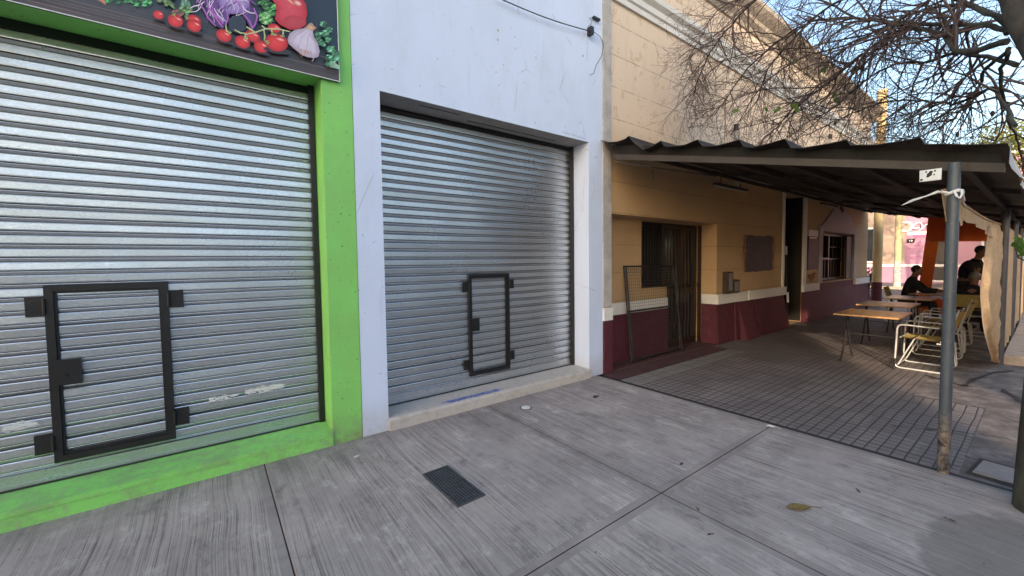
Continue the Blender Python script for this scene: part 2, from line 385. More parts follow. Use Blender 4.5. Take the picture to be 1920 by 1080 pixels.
def scratched():
    n = N('marble_sill'); c = n.mix(n.noise(3, 6, .7), (.58, .55, .52), (.42, .39, .36)); c = n.mix(n.ramp(n.noise(16, 5, .7), [(.5, 0), (.7, .6)]), c, (.30, .27, .24))
    X, Y, Z = n.sep()                                # the flaking blue paint is where it was once painted
    d = n.math('MULTIPLY', n.ramp(n.math('ABSOLUTE', n.math('SUBTRACT', X, 2.22)), [(.3, 1), (.85, 0)]), n.ramp(n.math('ABSOLUTE', n.math('SUBTRACT', Y, 3.71)), [(.03, 1), (.11, 0)]))
    f = n.math('MULTIPLY', d, n.noise(17, 6, .95, n.mapping((.8, 1.6, 1))))
    c = n.mix(n.ramp(f, [(.45, 0), (.48, 1)]), c, (.045, .10, .38))
    return n.set(c, .55, 0, n.noise(25, 5), .3, .004)
M['sill'] = scratched()

# ------------------------------------------------------------------ ground
D = 3.67
def ground():
    g = MB(); g.quad((-600, -600, -.16), (600, -600, -.16), (600, 600, -.16), (-600, 600, -.16))
    tag(g.build('ground', M['asphalt']), kind='structure')
    # broomed concrete pavement, slab by slab, with smooth tooled margins and open joints
    g = MB(); j = .0035; b = .05
    xs = [(-9, -4.4), (-4.4, -2.0), (-2.0, .28), (.28, 2.35), (2.35, 4.16)]
    for (x0, x1) in xs:
        for (y0, y1) in ((-2.2, 1.52), (1.52, 4.1)):
            X0, X1, Y0, Y1 = x0 + j, x1 - j, y0 + j, y1 - j
            o = [(X0, Y0), (X1, Y0), (X1, Y1), (X0, Y1)]; i = [(X0+b, Y0+b), (X1-b, Y0+b), (X1-b, Y1-b), (X0+b, Y1-b)]
            if x0 == .28 and y0 > 0: i = [(X0+.01, Y0+b), (X1-b, Y0+b), (X1-b, Y1), (X0+.01, Y1)]
            o2 = [(X0-.004 if k in (0, 3) else X1+.004, Y0-.004 if k < 2 else Y1+.004) for k in range(4)]
            vs = [(x, y, 0) for x, y in i] + [(x, y, -.002) for x, y in o] + [(x, y, -.03) for x, y in o2]
            g.add(vs, [(0,1,2,3)], 0)
            g.add(vs, [(4+k, 4+(k+1) % 4, (k+1) % 4, k) for k in range(4)], 1)
            g.add(vs, [(8+k, 8+(k+1) % 4, 4+(k+1) % 4, 4+k) for k in range(4)], 2)
    g.box((-9, -2.2, -.15), (4.165, 4.1, -.031), 2)
    tag(g.build('pavement', [M['broom'], M['smooth'], M['joint']]), kind='structure')
    g = MB()
    g.box((4.185, -2.2, -.15), (20.2, 4.2, -.03), 2)
    g.quad((4.20, .35, -.012), (6.3, .35, -.012), (6.3, 3.05, -.012), (4.22, 3.05, -.012), 0)
    g.quad((6.3, .9, -.012), (20, .9, -.012), (20, 3.05, -.012), (6.3, 3.05, -.012), 0)
    g.quad((4.22, 3.05, -.011), (7.2, 3.05, -.011), (7.2, 3.36, -.011), (4.24, 3.36, -.011), 1)
    g.quad((7.2, 3.05, -.011), (20, 3.05, -.011), (20, 3.67, -.011), (7.2, 3.67, -.011), 0)
    g.quad((4.66, -2.2, -.008), (20.1, -2.2, -.008), (20.1, .35, -.008), (4.66, .35, -.008), 3)
    g.quad((6.3, .35, -.009), (20.1, .35, -.009), (20.1, .9, -.009), (6.3, .9, -.009), 3)
    g.quad((4.452, D+.006, .003), (7.39, D+.006, .003), (7.39, D+.42, .003), (4.452, D+.42, .003), 4)
    g.quad((4.24, 3.36, -.005), (7.2, 3.36, -.005), (7.2, 4.0, -.005), (4.24, 4.0, -.005), 4)
    g.quad((4.20, -2.2, -.011), (4.66, -2.2, -.011), (4.66, .35, -.011), (4.20, .35, -.011), 3)
    tag(g.build('patio_floor', [M['tiles'], M['sqtiles'], M['joint'], M['roughcon'], M['maroonfloor']]), kind='structure')
    g = MB(); g.box((-40, -2.4, -.15), (20.3, -2.205, -.004)); tag(g.build('kerb', M['stonelit']), kind='structure')
    g = MB(); g.box((-60, -12, -.15), (20.3, -9.6, -.01)); tag(g.build('far_pavement', M['roughcon']), kind='structure')
    g = MB(); g.box((29.6, -40, -.15), (34, 40, -.01), 0); g.box((29.45, -40, -.15), (29.595, 40, 0), 1)
    tag(g.build('corner_pavement', [M['roughcon'], M['stonelit']]), kind='structure')
M['maroonfloor'] = paint('maroon_floor', (.10, .055, .06), .3, .5, 4, .3)
ground()

# ------------------------------------------------------------------ small things on the pavement
def crack(pts, name, label, r=.012):
    g = MB(); rnd = random.Random(4); L = []
    for i in range(len(pts)-1):
        a, b = Vector(pts[i]), Vector(pts[i+1])
        for k in range(6):
            q = a.lerp(b, k/6) + Vector((rnd.uniform(-.02, .02), rnd.uniform(-.02, .02))); L.append(q)
    up = []; dn = []
    for q in L:
        e = rnd.uniform(.3, 1.6) * r; up.append((q.x, q.y+e, .0)); dn.append((q.x, q.y-e, .0))
    n = len(L); g.add([(x, y, -.003) for x, y, z in up] + [(x, y, -.003) for x, y, z in dn], [(n+i, n+i+1, i+1, i) for i in range(n-1)])
    return tag(g.build(name, M['joint']), kind='structure')
crack([(7.5, .95), (7.2, .6), (7.35, .3), (6.6, .05)], 'pavement_crack', '', .03)
crack([(7.2, .6), (8.2, .45), (8.8, .2)], 'pavement_crack', '', .025)
crack([(5.0, .85), (5.4, .2), (5.2, -.2)], 'pavement_crack', '', .012)
g = MB(); g.quad((4.17, -2.2, -.006), (4.20, -2.2, -.006), (4.235, 3.6, -.006), (4.165, 3.6, -.006)); tag(g.build('pavement_edge_gap', M['joint']), kind='structure')

def grate():
    r = empty('drain_grate', (1.295, 2.475, 0), 'dark rectangular metal mesh cover set in the concrete pavement', 'grate')
    f = MB(); x0, x1, y0, y1 = 1.19, 1.40, 2.22, 2.73
    rot = Matrix.Rotation(R_(1.5), 3, 'Z'); o = (1.295, 2.475, 0)
    f.box((x0, y0, -.004), (x1, y1, .003), 1, rot, o)
    for a, b in (((x0, y0), (x1, y0+.012)), ((x0, y1-.012), (x1, y1)), ((x0, y0+.0125), (x0+.012, y1-.0125)), ((x1-.012, y0+.0125), (x1, y1-.0125))):
        f.box((a[0], a[1], .0035), (b[0], b[1], .010), 0, rot, o)
    f.build('frame', [M['grate'], M['joint']], r)
    m = MB()
    for i in range(1, 9): x = x0 + .012 + i * (x1-x0-.024)/9; m.box((x-.003, y0+.013, .0035), (x+.003, y1-.013, .008), 0, rot, o)
    for i in range(1, 20): y = y0 + .012 + i * (y1-y0-.024)/20; m.box((x0+.013, y-.0028, .0032), (x1-.013, y+.0028, .0072), 0, rot, o)
    m.build('mesh_bars', M['grate'], r)
grate()
r = empty('floor_drain', (2.63, 3.32, 0), 'small round white drain cap in the pavement near the white sill', 'floor drain')
g = MB(); g.cyl((2.63, 3.32), .062, -.001, .003, 28); g.build('rim', M['rust'], r)
g = MB(); g.cyl((2.63, 3.32), .05, .0035, .009, 28, 0, .046); g.build('cap', M['whiteplastic'], r)
r = empty('utility_cover', (4.47, .2, 0), 'pale concrete utility box lid in the tiles near the tree trunk', 'utility cover')
g = MB(); rot = Matrix.Rotation(R_(-6), 3, 'Z'); g.box((4.28, .03, -.012), (4.68, .30, -.003), 0, rot); g.build('frame', M['joint'], r)
g = MB(); g.box((4.32, .055, -.002), (4.63, .275, .004), 0, rot); g.build('lid', M['smooth'], r)

def leaf_thing(x, y, s, ang, mat, name, label, cat, z=.012, curl=.35, group=None):
    g = MB(); n = 9; L = []; rr = Matrix.Rotation(ang, 3, 'Z')
    for i in range(n):
        t = i/(n-1); wd = (math.sin(math.pi*min(1, t))**1.1 * .20 + .002) * s * (1.2-t*.5) * (1+.04*math.sin(t*19))
        xx = (t-.5)*s; hz = z + curl*s*.5*abs(t-.5)**1.5
        L.append([Vector((xx, wd, hz+curl*wd*1.6)), Vector((xx, 0, hz)), Vector((xx, -wd, hz+curl*wd*.5))])
    vs = [tuple(rr @ q + Vector((x, y, 0))) for row in L for q in row]
    fs = []
    for i in range(n-1):
        for k in range(2): fs.append((i*3+k, i*3+k+1, (i+1)*3+k+1, (i+1)*3+k))
    g.add(vs, fs, 0, True)
    g.tube([rr @ Vector((.5*s, 0, L[-1][1].z)) + Vector((x, y, 0)), rr @ Vector((.62*s, .03*s, z)) + Vector((x, y, 0)), rr @ Vector((.85*s, .02*s, z*.4)) + Vector((x, y, 0))], .0022*max(1, s*6), 5)
    return tag(g.build(name, mat), label, cat, group)
leaf_thing(2.86, .89, .17, R_(-38), M['fallen'] if 'fallen' in M else paint('fallen_leaf', (.22, .16, .05), .6, .6, 60, .5), 'fallen_leaf', 'large curled olive brown fallen leaf on the right concrete slab', 'leaf', .012, .13)
brown = paint('dry_leaf_brown', (.09, .05, .035), .4, .7, 20, .3); pale = paint('paper_scrap', (.62, .61, .58), .1, .7)
for (x, y, s, a, m, nm, lb, ct) in (
    (2.80, 1.64, .055, 10, brown, 'dry_leaf', 'small dark dried leaf just above the slab joint', 'leaf'),
    (3.46, 3.08, .11, 12, brown, 'twig_piece', 'thin brown twig piece lying between the drain cap and the tiles', 'twig'),
    (2.36, 1.27, .04, 50, brown, 'dry_leaf', 'tiny reddish dry leaf right of the joint crossing', 'leaf'),
    (2.19, 1.11, .035, -20, brown, 'dry_leaf', 'tiny brown dry leaf on the front slab below the joint crossing', 'leaf'),
    (3.38, .72, .045, 30, brown, 'dry_leaf', 'small brown scrap of leaf near the grey awning post', 'leaf'),
    (3.42, .30, .045, 70, brown, 'dry_leaf', 'small tan dry leaf close to the tree trunk', 'leaf')):
    o = leaf_thing(x, y, s, R_(a), m, nm, lb, ct, .006, .25, 'scattered dry leaves on the pavement' if ct == 'leaf' else None)
leaf_thing(4.07, 1.50, .09, R_(-70), pale, 'paper_scrap', 'white crumpled paper scrap at the corner where slab meets tiles', 'litter', .006, .5)
leaf_thing(.88, 3.31, .06, R_(20), pale, 'paper_scrap', 'tiny pale paper scrap in front of the green pillar', 'litter', .006, .5)
# small gravel flecks: nobody could count them
rnd = random.Random(5); g = MB()
for i in range(170):
    x = rnd.uniform(-1, 4.1); y = rnd.uniform(-.4, 3.6); s = rnd.choice((.002, .003, .0035, .004))
    g.ball((x, y, s*.4), (s*rnd.uniform(.7, 1.5), s, s*.5), 0, 5, 3)
tag(g.build('grit', M['joint']), 'tiny dark crumbs and grit scattered over the concrete pavement', 'grit', kind='stuff')

# ------------------------------------------------------------------ wall helper
def wall_open(g, x0, x1, z0, z1, y, ops, depth, mi=0, rev=None):
    """front face at y with rectangular openings (ox0,ox1,oz0,oz1); reveals go back by depth"""
    xs = sorted({x0, x1, *[o[0] for o in ops], *[o[1] for o in ops]}); zs = sorted({z0, z1, *[o[2] for o in ops], *[o[3] for o in ops]})
    for i in range(len(xs)-1):
        for k in range(len(zs)-1):
            cx, cz = (xs[i]+xs[i+1])/2, (zs[k]+zs[k+1])/2
            if any(o[0] < cx < o[1] and o[2] < cz < o[3] for o in ops): continue
            g.quad((xs[i], y, zs[k]), (xs[i+1], y, zs[k]), (xs[i+1], y, zs[k+1]), (xs[i], y, zs[k+1]), mi)
    r = mi if rev is None else rev
    for (a, b, c, d) in ops:
        g.quad((a, y, c), (a, y, d), (a, y+depth, d), (a, y+depth, c), mi); g.quad((b, y, c), (b, y+depth, c), (b, y+depth, d), (b, y, d), mi)
        g.quad((a, y, d), (b, y, d), (b, y+depth, d), (a, y+depth, d), r); g.quad((a, y, c), (a, y+depth, c), (b, y+depth, c), (b, y, c), r)
def shell(g, x0, x1, y, z0, z1, back, mi=0):
    g.quad((x0, y, z0), (x0, y, z1), (x0, back, z1), (x0, back, z0), mi); g.quad((x1, y, z0), (x1, back, z0), (x1, back, z1), (x1, y, z1), mi)
    g.quad((x0, y, z1), (x1, y, z1), (x1, back, z1), (x0, back, z1), mi); g.quad((x0, back, z0), (x0, back, z1), (x1, back, z1), (x1, back, z0), mi)

# ------------------------------------------------------------------ rolling shutters
def shutter(root, x0, x1, z0, z1, y, seed, hatch, name='rolling_shutter', fw=.042, hs=1.):
    rnd = random.Random(seed)
    hx0, hx1, hz0, hz1 = hatch
    prof = [(0, .001), (.0015, .0085), (.008, .0112), (.048, .0120), (.0555, .0112), (.0575, .002), (.0610, .002), (.0620, .0060), (.065, .0066), (.083, .0015), (.086, .001)]
    g = MB(); p = .086; n = int(round((z1 - z0 - .10) / p)); xs = [x0 + (x1-x0)*i/30 for i in range(31)]
    zb = z1
    ph = rnd.uniform(0, 6)
    def yo(x, z): return .006*math.sin(x*2.3+ph)*math.sin(z*1.7) + .0035*math.sin(x*4.6+z*2.4) + .0015*math.sin(x*11+z*7)
    k = 0; z = z1
    while z - p > z0 + .075:
        jit = rnd.uniform(-.0022, .0022); tl = rnd.gauss(0, .022); sx = rnd.uniform(0, 6); rows = []
        for dz, o in prof:
            rows.append([(x, y - o*1.4 - jit + yo(x, z) + tl*(dz-.04)*(1+.8*math.sin(x*1.9+sx)), z - dz + .003*math.sin(x*1.3+ph)) for x in xs])
        vs = [q for r_ in rows for q in r_]; m = len(xs)
        for i in range(len(rows)-1):
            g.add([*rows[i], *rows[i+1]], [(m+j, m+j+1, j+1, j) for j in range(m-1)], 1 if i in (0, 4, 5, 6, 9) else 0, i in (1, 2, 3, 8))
        z -= p
    zl = z
    sh = g.build(name, [M['galv'], M['grime_shade']], root)
    b = MB()       # bottom rail: flat bar with a lip
    b.prism([(y-.016, z0+.03), (y-.016, zl), (y+.004, zl), (y+.004, z0+.03)], x0, x1); b.prism([(y-.024, z0+.008), (y-.024, z0+.029), (y+.004, z0+.029), (y+.004, z0+.008)], x0, x1)
    b.build('bottom_rail', M['galv'], sh)
    b = MB(); b.box((x0+.002, y-.04, z0+.001), (x1-.002, y+.03, z0+.007)); b.build('rubber_strip', M['black'], sh)
    # hatch door frame: black steel, hinge plates and lock box
    yf = y - .045; yb = y - .008
    h = MB()
    h.box((hx0, yf, hz0), (hx0+fw, yb, hz1)); h.box((hx1-fw, yf, hz0), (hx1, yb, hz1))
    h.box((hx0+fw, yf, hz1-fw), (hx1-fw, yb, hz1)); h.box((hx0+fw, yf, hz0), (hx1-fw, yb, hz0+fw))
    # inner leaf of the frame, a narrow step back
    s = .014
    h.box((hx0+fw, yf+.014, hz0+fw), (hx0+fw+s, yb, hz1-fw)); h.box((hx1-fw-s, yf+.014, hz0+fw), (hx1-fw, yb, hz1-fw))
    h.box((hx0+fw+s, yf+.014, hz1-fw-s), (hx1-fw-s, yb, hz1-fw)); h.box((hx0+fw+s, yf+.014, hz0+fw), (hx1-fw-s, yb, hz0+fw+s))
    h.build('hatch_frame', M['black'], sh)
    for (a, zc, sd_) in ((0, hz1-.14, -1), (1, hz1-.13, 1), (0, hz0+.14, -1), (1, hz0+.16, 1)):
        q = MB(); xx = hx0 if a == 0 else hx1; wdt = .085*hs
        q.box((xx - wdt if sd_ < 0 else xx-.01, yf+.008, zc-.065*hs), (xx+.01 if sd_ < 0 else xx+wdt, yf+.020, zc+.065*hs))
        q.tube([(xx, yf-.004, zc-.05), (xx, yf-.004, zc+.05)], .009, 8)
        q.ball((xx+sd_*.055, yf+.008, zc+.03), (.006, .004, .006), 0, 6, 4); q.ball((xx+sd_*.055, yf+.008, zc-.03), (.006, .004, .006), 0, 6, 4)
        q.build('hinge_plate', M['black'], sh)
    q = MB(); zc = (hz0+hz1)/2 + .01; q.box((hx0+fw-.012, yf-.012, zc-.085*hs), (hx0+fw+.11*hs, yf+.013, zc+.085*hs)); 
    q.tube([(hx0+fw+.035, yf-.012, zc-.02), (hx0+fw+.035, yf-.020, zc-.02)], .012, 10)
    q.build('lock_box', M['black'], sh)
    return sh

# ------------------------------------------------------------------ green shop
ZT = 7.6
M['grime_shade'] = paint('grimy_shaded_interlock', (.10, .10, .105), .3, .5, 12, .1, .4)  # groove faces darker: interlock dirt, plus the shade between slats put into the colour
def green_shop():
    r = empty('green_shop', (-.9, D, 0), 'green painted shop front with closed galvanised shutter under a vegetable sign', 'shop building')
    X0, X1, OX0, OX1, OZ = -6.5, 1.035, -3.5, .79, 3.12
    g = MB(); wall_open(g, X0, X1, 0, ZT, D, [(OX0, OX1, 0, OZ)], .45, 0); shell(g, X0, X1, D, 0, ZT, 11)
    g.build('wall', M['green'], r)
    s = MB(); s.prism([(D-.012, 0), (D-.012, .085), (D-.02, .088), (D-.02, .118), (D+.40, .125), (D+.40, 0)], OX0, OX1-.001)
    s.build('sill', M['sill_green'], r)
    b = MB(); b.box((OX0+.01, D+.46, 0), (OX1-.01, D+.6, OZ)); b.build('shutter_box', M['dark'], r)
    for x in (OX0, OX1-.05): q = MB(); q.box((x+.002, D+.27, .126), (x+.045, D+.36, OZ-.002)); q.build('guide_rail', M['black'], r)
    hd = MB(); hd.box((OX0, D+.31, 3.055), (OX1, D+.44, OZ-.003)); hd.build('shutter_hood', M['black'], r)
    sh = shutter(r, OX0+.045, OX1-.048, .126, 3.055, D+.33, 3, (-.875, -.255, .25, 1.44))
    # whitish paint smears on the slats
    smear(sh, [(1, 390, 440, 748, .5), (1, 458, 528, 733, 1), (1, 0, 66, 803, .9)], D+.2985)
    return r
def smear(sh, spots, y):
    rnd = random.Random(9)
    for (_, xa, xb, py, dens) in spots:
        g = MB()
        ax, az = P(xa, py+3, y); bx, bz = P(xb, py-6, y)
        n = int((bx-ax)*900*dens)
        for i in range(n):
            t = rnd.random(); x = ax + (bx-ax)*t; zc = az + (bz-az)*t*.0 + rnd.gauss(0, .011)*(1.2-abs(t-.5))
            wd = rnd.uniform(.006, .035); h = rnd.uniform(.002, .009)
            yy = y - i*.00003; g.add([(x, yy, zc), (x+wd, yy, zc+rnd.uniform(-.002, .002)), (x+wd*.8, yy, zc+h), (x+wd*.1, yy, zc+h)], [(0, 1, 2, 3)])
        g.build('paint_smear', M['whiteplastic'], sh)
green_shop()

# ------------------------------------------------------------------ vegetable sign (a flat printed panel)
def veg_sign():
    yS = D - .03
    z0 = 3.088; x1 = .925; x0 = -3.9; z1 = 4.3
    r = empty('vegetable_sign', ((x0+x1)/2, yS, z0), 'dark printed sign with tomatoes, cabbage, pepper and garlic above the shutter', 'sign')
    f = MB(); f.box((x0, yS+.002, z0), (x1, D-.004, z1)); f.build('sign_box', M['black'], r)
    e = MB(); e.box((x0-.004, yS-.004, z0-.006), (x1+.006, yS+.0015, z0-.0005)); e.box((x1+.0005, yS-.004, z0), (x1+.006, yS+.0015, z1)); e.build('metal_edge', M['whiteplastic'], r)
    def q(cx, cy):                                   # traced from an enlargement of the photo
        X, Z = P(280 + cx/5.0526, cy/5.0526, yS); return X, Z
    V = []; F = []; COL = []; lay = [0]
    def poly(pts, cen, edge, mid=None, smooth_n=0, raw=False):
        lay[0] += 1; y = yS - .0004 - lay[0]*.00004
        pp = pts if raw else [q(*p) for p in pts]
        cx = sum(p[0] for p in pp)/len(pp); cz = sum(p[1] for p in pp)/len(pp)
        if cen is None: cen = edge
        b = len(V); V.append((cx, y, cz)); COL.append(s2l(cen))
        for s_, c in ((.6, mid or tuple((u*.5+v*.5) for u, v in zip(cen, edge))), (1, edge)):
            for p in pp: V.append((cx+(p[0]-cx)*s_, y, cz+(p[1]-cz)*s_)); COL.append(s2l(c))
        n = len(pp)
        for i in range(n):
            k = (i+1) % n; F.append((b, b+1+i, b+1+k)); F.append((b+1+i, b+1+n+i, b+1+n+k, b+1+k))
    def ell(cx, cy, a, b_, ang, cen, edge, n=22, mid=None):
        ca, sa = math.cos(R_(ang)), math.sin(R_(ang))
        poly([(cx + a*math.cos(t)*ca - b_*math.sin(t)*sa, cy + a*math.cos(t)*sa + b_*math.sin(t)*ca) for t in [2*math.pi*i/n for i in range(n)]], cen, edge, mid)
    def line(pts, wd, col):
        lay[0] += 1; y = yS - .0004 - lay[0]*.00004; pp = [Vector(p) for p in pts]; b = len(V)
        for i, p in enumerate(pp):
            t = (pp[min(i+1, len(pp)-1)] - pp[max(i-1, 0)]).normalized(); nn = Vector((-t.y, t.x)); ww = wd*(.5+.5*math.sin(math.pi*(i+.6)/(len(pp)+.2)))
            for s_ in (1, -1): X, Z = q(*(p+nn*ww*s_)); V.append((X, y, Z)); COL.append(s2l(col))
        for i in range(len(pp)-1): F.append((b+2*i, b+2*i+1, b+2*i+3, b+2*i+2))
    # background: night-blue above, wooden table strip below
    nx, nz = 40, 16; b = len(V)
    for i in range(nx+1):
        for k in range(nz+1):
            x = x0+.002+(x1-x0-.004)*i/nx; t = k/nz; z = z0+.002+(z1-z0-.004)*t
            V.append((x, yS-.0003, z)); u = min(1, t/.22)
            c0 = (84, 74, 78); c1 = (42, 58, 76); COL.append(s2l(tuple(a*(1-u)+b2*u for a, b2 in zip(c0, c1))))
    for i in range(nx):
        for k in range(nz): a = b+i*(nz+1)+k; F.append((a, a+nz+1, a+nz+2, a+1))
    rnd = random.Random(12)
    for i in range(34):                              # plank grain
        zz = z0 + .01 + rnd.random()**1.4*.16; xa = rnd.uniform(x0, x1-.5); L = rnd.uniform(.3, 1.8); xb = min(x1-.01, xa+L); hh = rnd.uniform(.0015, .004)
        c = rnd.choice(((120, 100, 104), (60, 48, 52), (150, 122, 122), (48, 40, 46), (100, 84, 92)))
        poly([(xa, zz), (xb, zz), (xb, zz+hh), (xa, zz+hh)], c, c, raw=True)
    def bunch(cx, cy, w_, h_, n, base, sd_):
        rr = random.Random(sd_)
        for i in range(n):
            x = cx + rr.uniform(-w_, w_); y = cy + rr.uniform(-h_, h_); s_ = rr.uniform(14, 40); k = rr.uniform(.45, 1.35); a0 = rr.uniform(0, 6.28)
            c = tuple(min(255, v*k) for v in base); pts = []
            for j in range(12):
                an = a0 + 6.283*j/12; rad = s_*(1 if j % 2 == 0 else .55)*rr.uniform(.8, 1.2); pts.append((x+rad*math.cos(an), y+rad*math.sin(an)*.85))
            poly(pts, tuple(min(255, v*1.25) for v in c), tuple(v*.6 for v in c))
            line([(x-s_*.7, y+s_*.3), (x, y), (x+s_*.7, y-s_*.4)], 2.2, tuple(min(255, v*1.5) for v in c))
    # left part: onion end and parsley bed
    poly([(-575, -160), (-380, -160), (-380, -10), (-395, 30), (-420, 48), (-455, 20), (-500, 0)], (232, 170, 150), (186, 110, 92))
    bunch(-250, -40, 170, 70, 46, (70, 150, 92), 1); bunch(-90, 5, 110, 55, 30, (78, 160, 98), 2); bunch(-150, -160, 260, 110, 60, (52, 118, 74), 3)
    bunch(-1100, -160, 420, 140, 80, (60, 140, 80), 21); ell(-1600, -120, 170, 150, 0, (226, 150, 60), (180, 90, 30)); ell(-1300, -60, 60, 45, 10, (238, 100, 90), (176, 30, 36))
    # artichoke / asparagus tips
    for i in range(16):
        a = rnd.uniform(80, 260); c_ = rnd.uniform(-80, 90); ell(a, c_, rnd.uniform(22, 48), rnd.uniform(12, 26), rnd.uniform(20, 70), (150, 176, 120), (62, 96, 52), 14)
    for a, c_ in ((330, -60), (345, 20), (370, 80), (318, 60), (360, 120)): ell(a, c_, 22, 62, 4, (150, 190, 176), (60, 110, 70), 16)
    bunch(345, 110, 45, 30, 14, (118, 168, 96), 4); bunch(270, 140, 50, 26, 10, (176, 120, 110), 5)
    # red cabbage
    poly([(470, -260), (440, 0), (520, 60), (560, 170), (640, 262), (690, 290), (720, 240), (760, 150), (880, 150), (920, 210), (950, 280), (990, 296), (1020, 230), (1022, 150), (975, 80), (930, 0), (900, -260)], (120, 88, 160), (62, 48, 98))
    poly([(660, -120), (640, 30), (700, 110), (760, 145), (850, 140), (905, 120), (950, 60), (920, -120)], (196, 176, 226), (140, 112, 186))
    for i in range(42):
        x = rnd.uniform(490, 960); y = rnd.uniform(-120, 120); pts = [(x, y)]; an = rnd.uniform(.6, 2.3)
        for k in range(6): an += rnd.uniform(-.45, .45); x += math.cos(an)*26; y += math.sin(an)*26; pts.append((x, min(y, 280)))
        line(pts, rnd.uniform(2.5, 5.5), rnd.choice(((214, 190, 236), (150, 62, 176), (96, 40, 128), (238, 226, 246), (176, 98, 196))))
    for pts in ([(450, 10), (520, 110), (560, 190), (630, 262)], [(600, 60), (600, 140), (660, 230), (700, 276)], [(735, 120), (745, 190), (722, 250)], [(540, -20), (560, 90), (650, 180), (700, 240)], [(985, 90), (1020, 170), (1000, 250), (965, 290)], [(900, 160), (950, 220), (975, 285)]):
        line(pts, 8, (182, 96, 200))
    poly([(745, 200), (800, 165), (880, 165), (915, 220), (905, 300), (830, 330), (760, 300)], (44, 52, 70), (48, 58, 78))
    # parsley stem between cabbage and pepper
    bunch(1080, -40, 60, 90, 28, (92, 176, 92), 6); bunch(1130, 90, 55, 60, 26, (98, 190, 98), 7); bunch(1095, 195, 50, 40, 18, (120, 196, 110), 8)
    # red pepper
    poly([(1150, -260), (1130, -20), (1190, 60), (1200, 110), (1185, 200), (1230, 250), (1330, 300), (1420, 290), (1470, 245), (1490, 140), (1475, 50), (1430, -10), (1480, -260)], (222, 84, 98), (190, 34, 48), (212, 66, 82))
    ell(1400, 48, 40, 22, 25, (250, 226, 214), (226, 120, 116)); ell(1330, 30, 60, 14, 40, (244, 196, 170), (212, 90, 90)); ell(1370, 225, 110, 60, 5, (196, 74, 86), (190, 52, 66)); ell(1400, -20, 34, 20, 20, (196, 170, 90), (206, 80, 70))
    # tomatoes
    def tomato(x, y, a, b_, ang):
        ell(x+4, y+b_*.9, a*1.15, b_*.35, ang*.6, (34, 30, 40), (58, 52, 62)); ell(x, y, a, b_, ang, (236, 72, 70), (178, 26, 36), 24, (222, 48, 52))
        ca, sa = math.cos(R_(ang)), math.sin(R_(ang)); ell(x + a*.25*ca + b_*.45*sa, y + a*.25*sa - b_*.45*ca, a*.38, b_*.16, ang, (255, 206, 196), (236, 96, 92), 12)
    for t in ((90, 162, 54, 40, 25), (250, 215, 76, 60, 28), (425, 210, 68, 46, 30), (425, 262, 72, 56, 30), (705, 355, 76, 56, 28), (975, 360, 76, 50, 30), (880, 415, 76, 56, 28), (1055, 460, 72, 56, 28), (1180, 285, 62, 40, 20), (1200, 420, 110, 84, 16)): tomato(*t)
    for pts in ([(805, 300), (860, 330), (910, 335)], [(900, 345), (1000, 325), (1100, 290), (1220, 292), (1330, 318)], [(915, 270), (960, 300), (1000, 322)], [(1060, 262), (1100, 292)], [(1080, 300), (1090, 360), (1085, 400)], [(1150, 300), (1165, 340), (1200, 352)], [(1262, 300), (1262, 345)], [(905, 345), (905, 380), (930, 390)], [(722, 258), (730, 310), (765, 340)]):
        line(pts, 7, (196, 206, 150))
    for x, y in ((910, 370), (1090, 400), (1170, 340), (1260, 350), (750, 325), (1110, 420), (240, 170), (350, 190)):
        for k in range(5): a = rnd.uniform(0, 6.28); line([(x, y), (x+14*math.cos(a), y+12*math.sin(a)), (x+26*math.cos(a+.4), y+22*math.sin(a+.4))], 3.5, (160, 176, 104))
    # parsley sprig at the right edge
    for x, y, s_ in ((1640, 250, 30), (1690, 290, 26), (1660, 330, 40), (1600, 345, 38), (1590, 390, 40), (1690, 400, 42), (1640, 440, 40), (1700, 480, 44), (1750, 520, 38), (1690, 560, 40), (1740, 600, 42), (1690, 620, 30), (1765, 570, 25)):
        bunch(x, y, s_*.5, s_*.5, 8, (96, 172, 124), int(x)+int(y))
    for k in range(6): line([(1700, 600+k*10), (1745, 615+k*9), (1792, 650+k*5)], 3, (170, 210, 180))
    # garlic
    poly([(1300, 400), (1320, 340), (1370, 305), (1450, 292), (1510, 245), (1530, 240), (1560, 280), (1540, 320), (1550, 370), (1590, 440), (1604, 510), (1590, 560), (1550, 572), (1480, 560), (1420, 530), (1360, 480), (1315, 440)], (222, 214, 234), (176, 158, 184), (212, 202, 226))
    poly([(1460, 288), (1510, 240), (1575, 285), (1560, 300), (1530, 320), (1500, 300)], (226, 190, 160), (178, 130, 100))
    for pts in ([(1500, 310), (1430, 380), (1400, 470), (1420, 520)], [(1515, 320), (1490, 400), (1480, 500)], [(1530, 330), (1560, 420), (1580, 520)], [(1460, 310), (1380, 360), (1340, 430)]): line(pts, 3, (176, 156, 186))
    for k in range(26): a = rnd.uniform(.6, 2.2); x = 1455+rnd.gauss(0, 30); y = 505+rnd.gauss(0, 14); line([(x, y), (x+18*math.cos(a), y+18*math.sin(a)), (x+34*math.cos(a+.3), y+34*math.sin(a+.3))], 2.4, rnd.choice(((206, 168, 150), (168, 122, 110), (226, 196, 190))))
    line([(1540, 560), (1545, 585), (1530, 600)], 4, (206, 176, 170))
    g = MB()
    # clip to the panel
    for v in V: pass
    V2 = [(min(max(v[0], x0+.002), x1-.001), v[1], min(max(v[2], z0+.001), z1-.002)) for v in V]
    g.add(V2, F); g.build('printed_face', M['print'], r, COL)
veg_sign()

